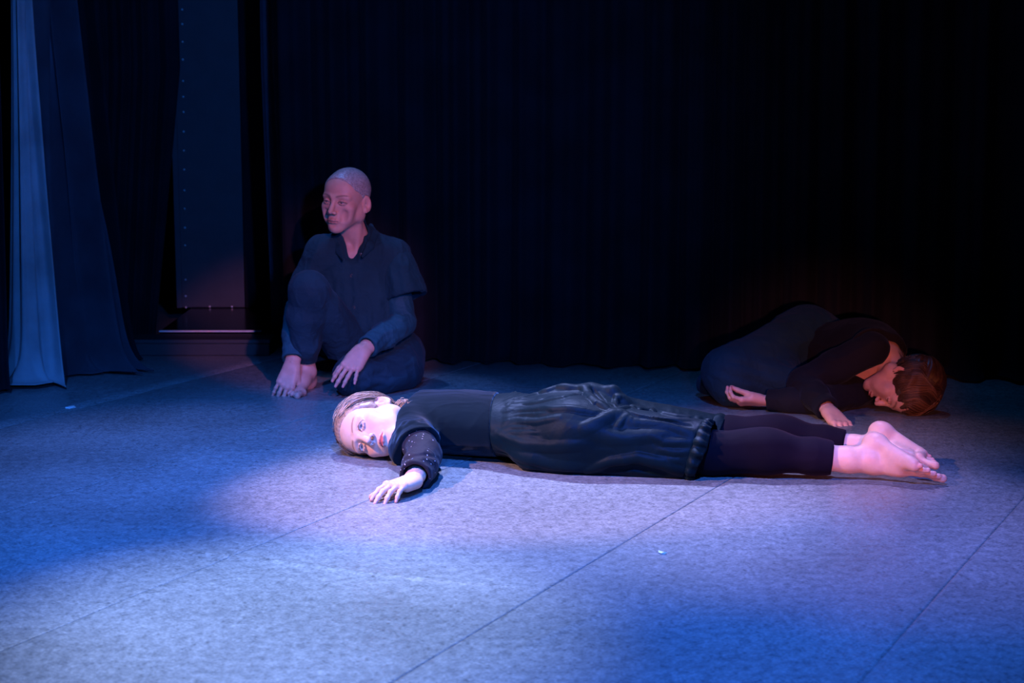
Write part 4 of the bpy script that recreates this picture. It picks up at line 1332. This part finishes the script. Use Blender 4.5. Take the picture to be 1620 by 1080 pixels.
    q0 = S.copy()
    for pts in ([(632, 410), (640, 440), (643, 468)], [(640, 420), (652, 450), (656, 468)], [(618, 425), (624, 450), (625, 466)]):
        fold(S, q0, pts, .009, .022)
    S.cone(SL + ad * .11, he + ad * .12, .056, .074, .004, 's')
    S.cut(he, ad + np.array([.0, 0, -.3]), .003)
    S.cut(SL - ad * .02, -ad, .02)
    garment('short_sleeve', S, .0038, MAT['shirt'], root, wrinkle(TF, (26, 26, 8), .0045, 6.0, 3.0))
    # tee under the open collar
    T = Field()
    T.ell(P(560, 436, 6.50), (.11, .085, .09), TF, .03)
    T.cone(P(559, 370, 6.47), P(557, 404, 6.40), .06, .026, .01, 's')
    T.ell(P(560, 388, 6.42), (.07, .08, .052), TF, .01, 's')
    garment('undershirt', T, .0035, MAT['tee'], root)
    # collar wings
    for nm, pts, rs in ((0, [P(587, 358, 6.545), P(594, 370, 6.50), P(586, 388, 6.44), P(574, 405, 6.40)], [.012, .017, .018, .007]),
                        (1, [P(538, 370, 6.48), P(529, 381, 6.44), P(534, 394, 6.41), P(543, 410, 6.38)], [.010, .014, .017, .006])):
        c = Field()
        nrm = unit([.55, -.8, .2]) if nm == 0 else unit([-.55, -.8, .3])
        c.chain(pts, rs, .01, flat=(nrm, .35))
        garment('collar_wing', c, .0024, MAT['shirt'], root, floor_clip=False)
    for bx, by in ((571, 402), (556, 436), (560, 486)):
        q, g = hit(base, bx, by)
        u = unit(np.cross(g, UPV)); v = np.cross(u, g)
        ring = [q + g * .001 + .0058 * (math.cos(t) * u + math.sin(t) * v) for t in np.linspace(0, 2 * np.pi, 14, endpoint=False)]
        top = [r + g * .004 for r in ring]; inn = [q + g * .0038 + .0035 * (r - q - g * .001) / .0058 for r in ring]
        Vb = ring + top + inn + [q + g * .003]; n = 14
        Fb = [(i, (i + 1) % n, n + (i + 1) % n, n + i) for i in range(n)] + [(n + i, n + (i + 1) % n, 2 * n + (i + 1) % n, 2 * n + i) for i in range(n)] + [(2 * n + i, 2 * n + (i + 1) % n, 3 * n) for i in range(n)]
        mesh_obj('button', Vb, Fb, MAT['button'], root)
    # long sleeves
    for S_, E, W, nm in ((SL, EL, WL, 0), (SR, ER, WR, 1)):
        L = Field()
        cuff = W + (E - W) * .12
        L.chain([S_, E], [.050, .050], .012)
        L.chain([E, E * .5 + W * .5, W + (E - W) * .28, cuff], [.051, .050, .040, .041], .012)
        L.cone(cuff, W, .042, .040, .005)
        L.cone(cuff + (E - W) * .06, W + (W - E) * .4, .032, .033, .003, 's')
        if nm == 0:
            q0 = L.copy()
            for pts in ([(600, 530), (620, 522), (645, 520)], [(612, 548), (628, 536), (646, 530)], [(620, 500), (634, 506), (648, 500)], [(592, 548), (598, 536), (606, 528)], [(606, 552), (616, 548), (632, 548)]):
                fold(L, q0, pts, .008, .014)
        L.cut(cuff + (W - E) * .02, unit(W - E), .003)
        garment('long_sleeve', L, .0034, MAT['sleeve_cotton'], root, wrinkle(TF, (20, 20, 20), .0035, 9.0 + nm, 3.0))
    # ---------------- trousers
    R = Field()
    R.cone(HR, KR, .098, .070, .03); R.ell(KR + np.array([0, -.005, .004]), (.068, .070, .068), None, .03)
    cuffp = P(483, 571, 6.335)
    R.chain([KR, P(482, 500, 6.28), P(483, 545, 6.31), cuffp], [.068, .064, .054, .041], .02)
    R.cone(HR, HL, .12, .115, .05)
    q0 = R.copy()
    for pts, h, w in (([(500, 455), (510, 490), (508, 530)], .008, .02), ([(495, 470), (503, 500), (506, 520)], .007, .015), ([(470, 540), (478, 556), (482, 568)], .006, .012), ([(490, 530), (496, 550), (494, 568)], .007, .012),
                      ([(505, 530), (500, 550), (492, 566)], .007, .014), ([(520, 470), (540, 500), (552, 520)], .007, .02), ([(530, 480), (545, 520), (552, 560)], .008, .02)):
        fold(R, q0, pts, h, w)
    for i in range(4):   # ribbed cuff
        c = cuffp * (1 - i * .06) + P(483, 545, 6.31) * (i * .06)
        ring = [c + (.0395 + .001 * i) * (math.cos(t) * np.array([1, 0, 0]) + math.sin(t) * np.array([0, 1, 0])) for t in np.linspace(0, 2 * np.pi, 25)]
        R.chain(ring, .0028, .004)
    R.cut(cuffp + np.array([0, 0, -.004]), (0, 0, -1), .003)
    R.cone(cuffp, cuffp - UPV * .1, .035, .035, .003, 's')
    garment('trouser_leg', R, .0042, MAT['trousers'], root, wrinkle(TF, (16, 16, 12), .0028, 12.0, 3.0))
    L = Field()
    L.cone(HL, KL, .105, .075, .04)
    L.cone(KL, P(640, 606, 6.48), .066, .06, .05)
    L.ell(P(622, 585, 6.42), (.115, .14, .095), TF, .04)
    L.ell(P(600, 600, 6.30), (.10, .09, .055), TF, .04)
    L.ell(P(628, 560, 6.52), (.10, .11, .10), TF, .05)
    q0 = L.copy()
    for pts, h, w in (([(560, 600), (590, 585), (620, 572), (650, 560)], .010, .025), ([(570, 612), (600, 602), (640, 606)], .012, .02), ([(590, 590), (615, 592), (640, 590)], -.010, .018), ([(600, 575), (630, 580), (655, 572)], .010, .02),
                      ([(575, 598), (590, 603), (605, 600)], .012, .016), ([(610, 612), (622, 600), (645, 598)], .010, .016), ([(640, 540), (655, 560), (660, 585)], .010, .02)):
        fold(L, q0, pts, h, w)
    garment('trouser_leg', L, .0042, MAT['trousers'], root, wrinkle(TF, (12, 12, 12), .0045, 15.0, 3.0))
build_seated()

# ================================================================== person curled up on one side
def build_curled():
    root = empty('person', G(1300, 640), 'person with short brown hair curled up asleep on one side in dark clothes', 'person')
    skin = np.array([0.62, 0.36, 0.28])
    paint = Paint(skin)
    EAR = P(1429, 593, 5.84)
    hf = frame_zy(EAR, (.76, -.46, -.46), (-.55, -.20, -.80))
    sc = 1.0
    HC = EAR + hf.d(.076, 0, 0) - hf.d(0, .015, 0)
    HC[2] = max(HC[2], .104)
    hf.o = HC
    NB = P(1398, 563, 6.00)
    SR, SL = P(1379, 551, 5.93), P(1400, 606, 6.12)
    ER, WR = P(1270, 606, 5.94), P(1312, 650, 5.75)
    EL, WL = PZ(1296, 634, .045), PZ(1207, 634, .034)
    pelvis = P(1276, 555, 6.32)
    chest = P(1368, 572, 6.08)
    KR, KL = P(1150, 586, 6.04), P(1160, 612, 6.02)
    AX = unit(chest - pelvis); AX = unit(AX - UPV * AX[2]); BK = np.cross(UPV, AX)
    TF = Frame([0, 0, 0], AX, BK, UPV)

    FH = Field()
    head(FH, hf, sc, lip=.9, nose=.9)
    FH.cone(hf.p(0, .018, -.045), NB, .050, .056, .02)
    FH.cone(NB, SR, .05, .04, .03)
    FA = Field()
    d = G(1346, 667) - G(1310, 655)
    hand(FA, paint, WR, (d[0], d[1], -.06), (0, 0, -1), False, ((6, 16, 10), (6, 18, 10), (6, 18, 10), (8, 20, 10)), spread=(9, 2, -5, -13), sc=1.0, thumb=(30, 16, 10), arm_dir=ER - WR)
    FB = Field()
    hand(FB, paint, WL, (-1, -.08, .02), (0, .42, .90), True, ((16, 46, 34), (18, 46, 32), (20, 46, 30), (22, 46, 28)), spread=(3, 1, -2, -5), sc=.96, thumb=(0, 24, 2), arm_dir=EL - WL)
    FC = Field()
    FC.ell(chest, (.17, .10, .13), TF, .03); FC.ell(pelvis, (.14, .12, .13), TF, .05)
    FC.cone(chest, pelvis, .10, .10, .04); FC.cone(SR, SL, .045, .05, .03)
    FC.chain([SR, ER, WR], [.045, .036, .024], .03); FC.chain([SL, EL, WL], [.045, .036, .024], .03)
    FC.chain([pelvis + UPV * .05, KR, P(1280, 606, 6.40)], [.08, .05, .035], .03); FC.chain([pelvis - UPV * .06, KL, P(1280, 612, 6.35)], [.075, .05, .035], .03)
    FC.cone(hf.p(0, .018, -.03), NB, .044, .05, .03)
    fine = [(FH, .0018, hf.o - np.array([.22, .16, .13]), hf.o + np.array([.17, .25, .20])), (FA, .0017, *FA.bounds()), (FB, .0017, *FB.bounds())]
    body_mesh(root, fine, paint, [dict(fr=hf, sc=sc, closed=True, lips=(.45, .12, .10), brow=(.10, .05, .03), blush=.6)], FC)

    # ---------------- knitted top
    D = Field()
    D.ell(chest, (.19, .125, .155), TF, .03)
    D.cone(chest, pelvis + AX * .10, .125, .125, .05)
    D.cone(SR, SL, .066, .07, .05)
    D.cone(NB + AX * -.02, SR, .066, .064, .03)
    D.cone(NB, SL, .066, .066, .03)
    base = D.copy()
    nd = unit(hf.p(0, .018, -.045) - NB)
    D.cone(NB - nd * .06, NB + nd * .15, .052, .053, .008, 's')
    D.cut(NB - nd * .012, nd, .006)
    D.cut(pelvis + AX * .085, -AX, .004)
    garment('knit_top', D, .0044, MAT['curl_top'], root, wrinkle(TF, (12, 16, 16), .0040, 2.0, 3.0))
    for S_, E, W, nm in ((SR, ER, WR, 0), (SL, EL, WL, 1)):
        L = Field()
        cuff = W + (E - W) * .10
        L.chain([S_, S_ * .5 + E * .5, E], [.062, .058, .054], .02)
        L.chain([E, E * .5 + W * .5, cuff, W], [.053, .047, .037, .036], .02)
        q0 = L.copy()
        if nm == 0:
            for pts in ([(1300, 560), (1320, 570), (1345, 560)], [(1275, 580), (1290, 592), (1310, 590)], [(1262, 600), (1280, 608), (1300, 602)], [(1275, 620), (1290, 622), (1300, 618)]):
                fold(L, q0, pts, .007, .018)
        L.cone(cuff + (E - W) * .06, W + (W - E) * .4, .029, .030, .003, 's')
        L.cut(cuff + (W - E) * .02, unit(W - E), .003)
        garment('sleeve', L, .0038, MAT['curl_top'], root, wrinkle(TF, (16, 16, 16), .0032, 7.0 + nm, 3.0))
    # ---------------- skirt over hips and drawn up knees
    K = Field()
    K.ell(pelvis + UPV * .0, (.175, .155, .155), TF, .05)
    K.cone(pelvis + UPV * .045, KR, .118, .082, .05)
    K.cone(pelvis - UPV * .05, KL, .10, .07, .05)
    K.ell(P(1215, 600, 6.10), (.16, .10, .09), TF, .05)
    K.cone(KR, P(1290, 600, 6.42), .075, .07, .05); K.cone(KL, P(1290, 606, 6.35), .06, .06, .05)
    K.cone(P(1120, 606, 6.16), P(1160, 604, 6.2), .042, .06, .04)
    q0 = K.copy()
    for pts, h, w in (([(1150, 560), (1200, 575), (1260, 590)], .010, .03), ([(1135, 575), (1180, 590), (1240, 606)], .010, .025), ([(1295, 495), (1300, 520), (1308, 545)], .010, .018), ([(1310, 497), (1318, 520), (1325, 540)], .010, .016),
                      ([(1280, 492), (1282, 520), (1290, 550)], .009, .02), ([(1325, 500), (1335, 520), (1338, 535)], .008, .014), ([(1200, 530), (1230, 550), (1265, 575)], .008, .03), ([(1190, 556), (1230, 566), (1270, 590)], -.008, .02),
                      ([(1125, 590), (1160, 604), (1200, 612)], .008, .02)):
        fold(K, q0, pts, h, w)
    garment('skirt', K, .0046, MAT['curl_skirt'], root, wrinkle(TF, (10, 10, 10), .0050, 11.0, 3.0))

    # ---------------- hair: a wavy brown bob falling to the floor
    rng = np.random.default_rng(11)
    HF = Field()
    HF.ell(hf.p(0, .016, .042), np.array([.084, .104, .090]), hf, .01)
    HF.ell(hf.p(0, .030, .045), np.array([.082, .100, .088]), hf, .03)
    HF.cut(hf.p(0, -.086, .054), hf.d(0, -.80, -.60), .006)
    HF.ell(hf.p(-.084, .000, -.022), (.02, .016, .020), hf, .006, 's')
    V, Q = HF.mesh(.003)
    q = hf.inv(V); a = np.arctan2(q[:, 0], q[:, 2])
    V = V + normals(V, Q) * (.010 * (noise3(np.stack([a * 5, q[:, 1] * 26, q[:, 2] * 26], 1)) - .45) + .003 * (noise3(np.stack([a * 22, q[:, 1] * 14, q[:, 2] * 14], 1)) - .5))[:, None]
    V[:, 2] = np.maximum(V[:, 2], .0015)
    hc = np.array([.055, .026, .012])
    hair = mesh_obj('hair', V, Q, MAT['hair'], root, hc * (.6 + .7 * noise3(V * 120))[:, None])
    lines, rad, cols = [], [], []
    starts = scalp_dirs(rng, 5000)
    keep = starts[:, 1] * .80 + starts[:, 2] * .60 > -.34
    crown = unit([0.0, .35, 1.0])
    for d0 in starts[keep][:2300]:
        # from the crown outwards over the head in long loose waves that run together in locks
        m = 18
        ang0 = math.acos(np.clip(crown @ d0, -1, 1)) * .60
        span = .80 + .5 * rng.random()
        th = np.linspace(ang0, ang0 + span, m)
        e1 = crown; e2 = unit(d0 - crown * (d0 @ crown)); e3 = np.cross(e1, e2)
        az = math.atan2(e2[0], e2[1])
        lock = 5.0 * noise3(np.array([[az * 1.6 + 20, 3.3, 1.7]]))[0]
        wob = .16 * np.sin(th * 3.4 + lock * 2) + .05 * np.sin(th * 7 + lock * 5)
        dirs = np.cos(th)[:, None] * e1 + np.sin(th)[:, None] * e2 + wob[:, None] * e3
        dirs /= np.linalg.norm(dirs, axis=1, keepdims=True)
        ok = dirs[:, 1] * .80 + dirs[:, 2] * .60 > -.52
        n_ok = m if ok.all() else int(np.argmin(ok))
        if n_ok < 6: continue
        off = .019 + .004 * rng.random() + .009 * (noise3(np.stack([dirs[:, 0] * 4 + 9, dirs[:, 1] * 4, dirs[:, 2] * 4], 1)) - .4)
        q = SK_C + dirs * (scalp_r(dirs) + off)[:, None]
        w_ = (hf.o + q @ hf.R.T)[:n_ok]
        w_[:, 2] = np.maximum(w_[:, 2], .002)
        lines.append(w_); rad.append(.0009 + .0008 * rng.random())
        g = noise3(np.array([[az * 7, 2.0, 5.0]]))[0] * .7 + .3 * rng.random()
        cols.append(hc * (.35 + 1.1 * g) + np.array([.07, .032, .012]) * lim(g, .55, .8))
    # a few loose wisps behind the ear
    for i in range(9):
        c0 = np.array([-.074, .03 + .04 * rng.random(), -.03 + .03 * rng.random()])
        t = np.linspace(0, 1, 10)
        dv = np.array([.004, .03 + .03 * rng.random(), -.035 + .01 * rng.normal()])
        q = c0 + t[:, None] * dv + .004 * np.stack([np.sin(4 * t + i), np.cos(3 * t + i), np.sin(3 * t + 2 * i)], 1)
        lines.append(hf.o + q @ hf.R.T); rad.append(.0009); cols.append(hc * (.6 + .8 * rng.random()))
    ho = strands(lines, rad, cols, 'hair_strands', MAT['hair'], hair)
    ho['kind'] = 'stuff'
build_curled()
bpy.context.view_layer.update()
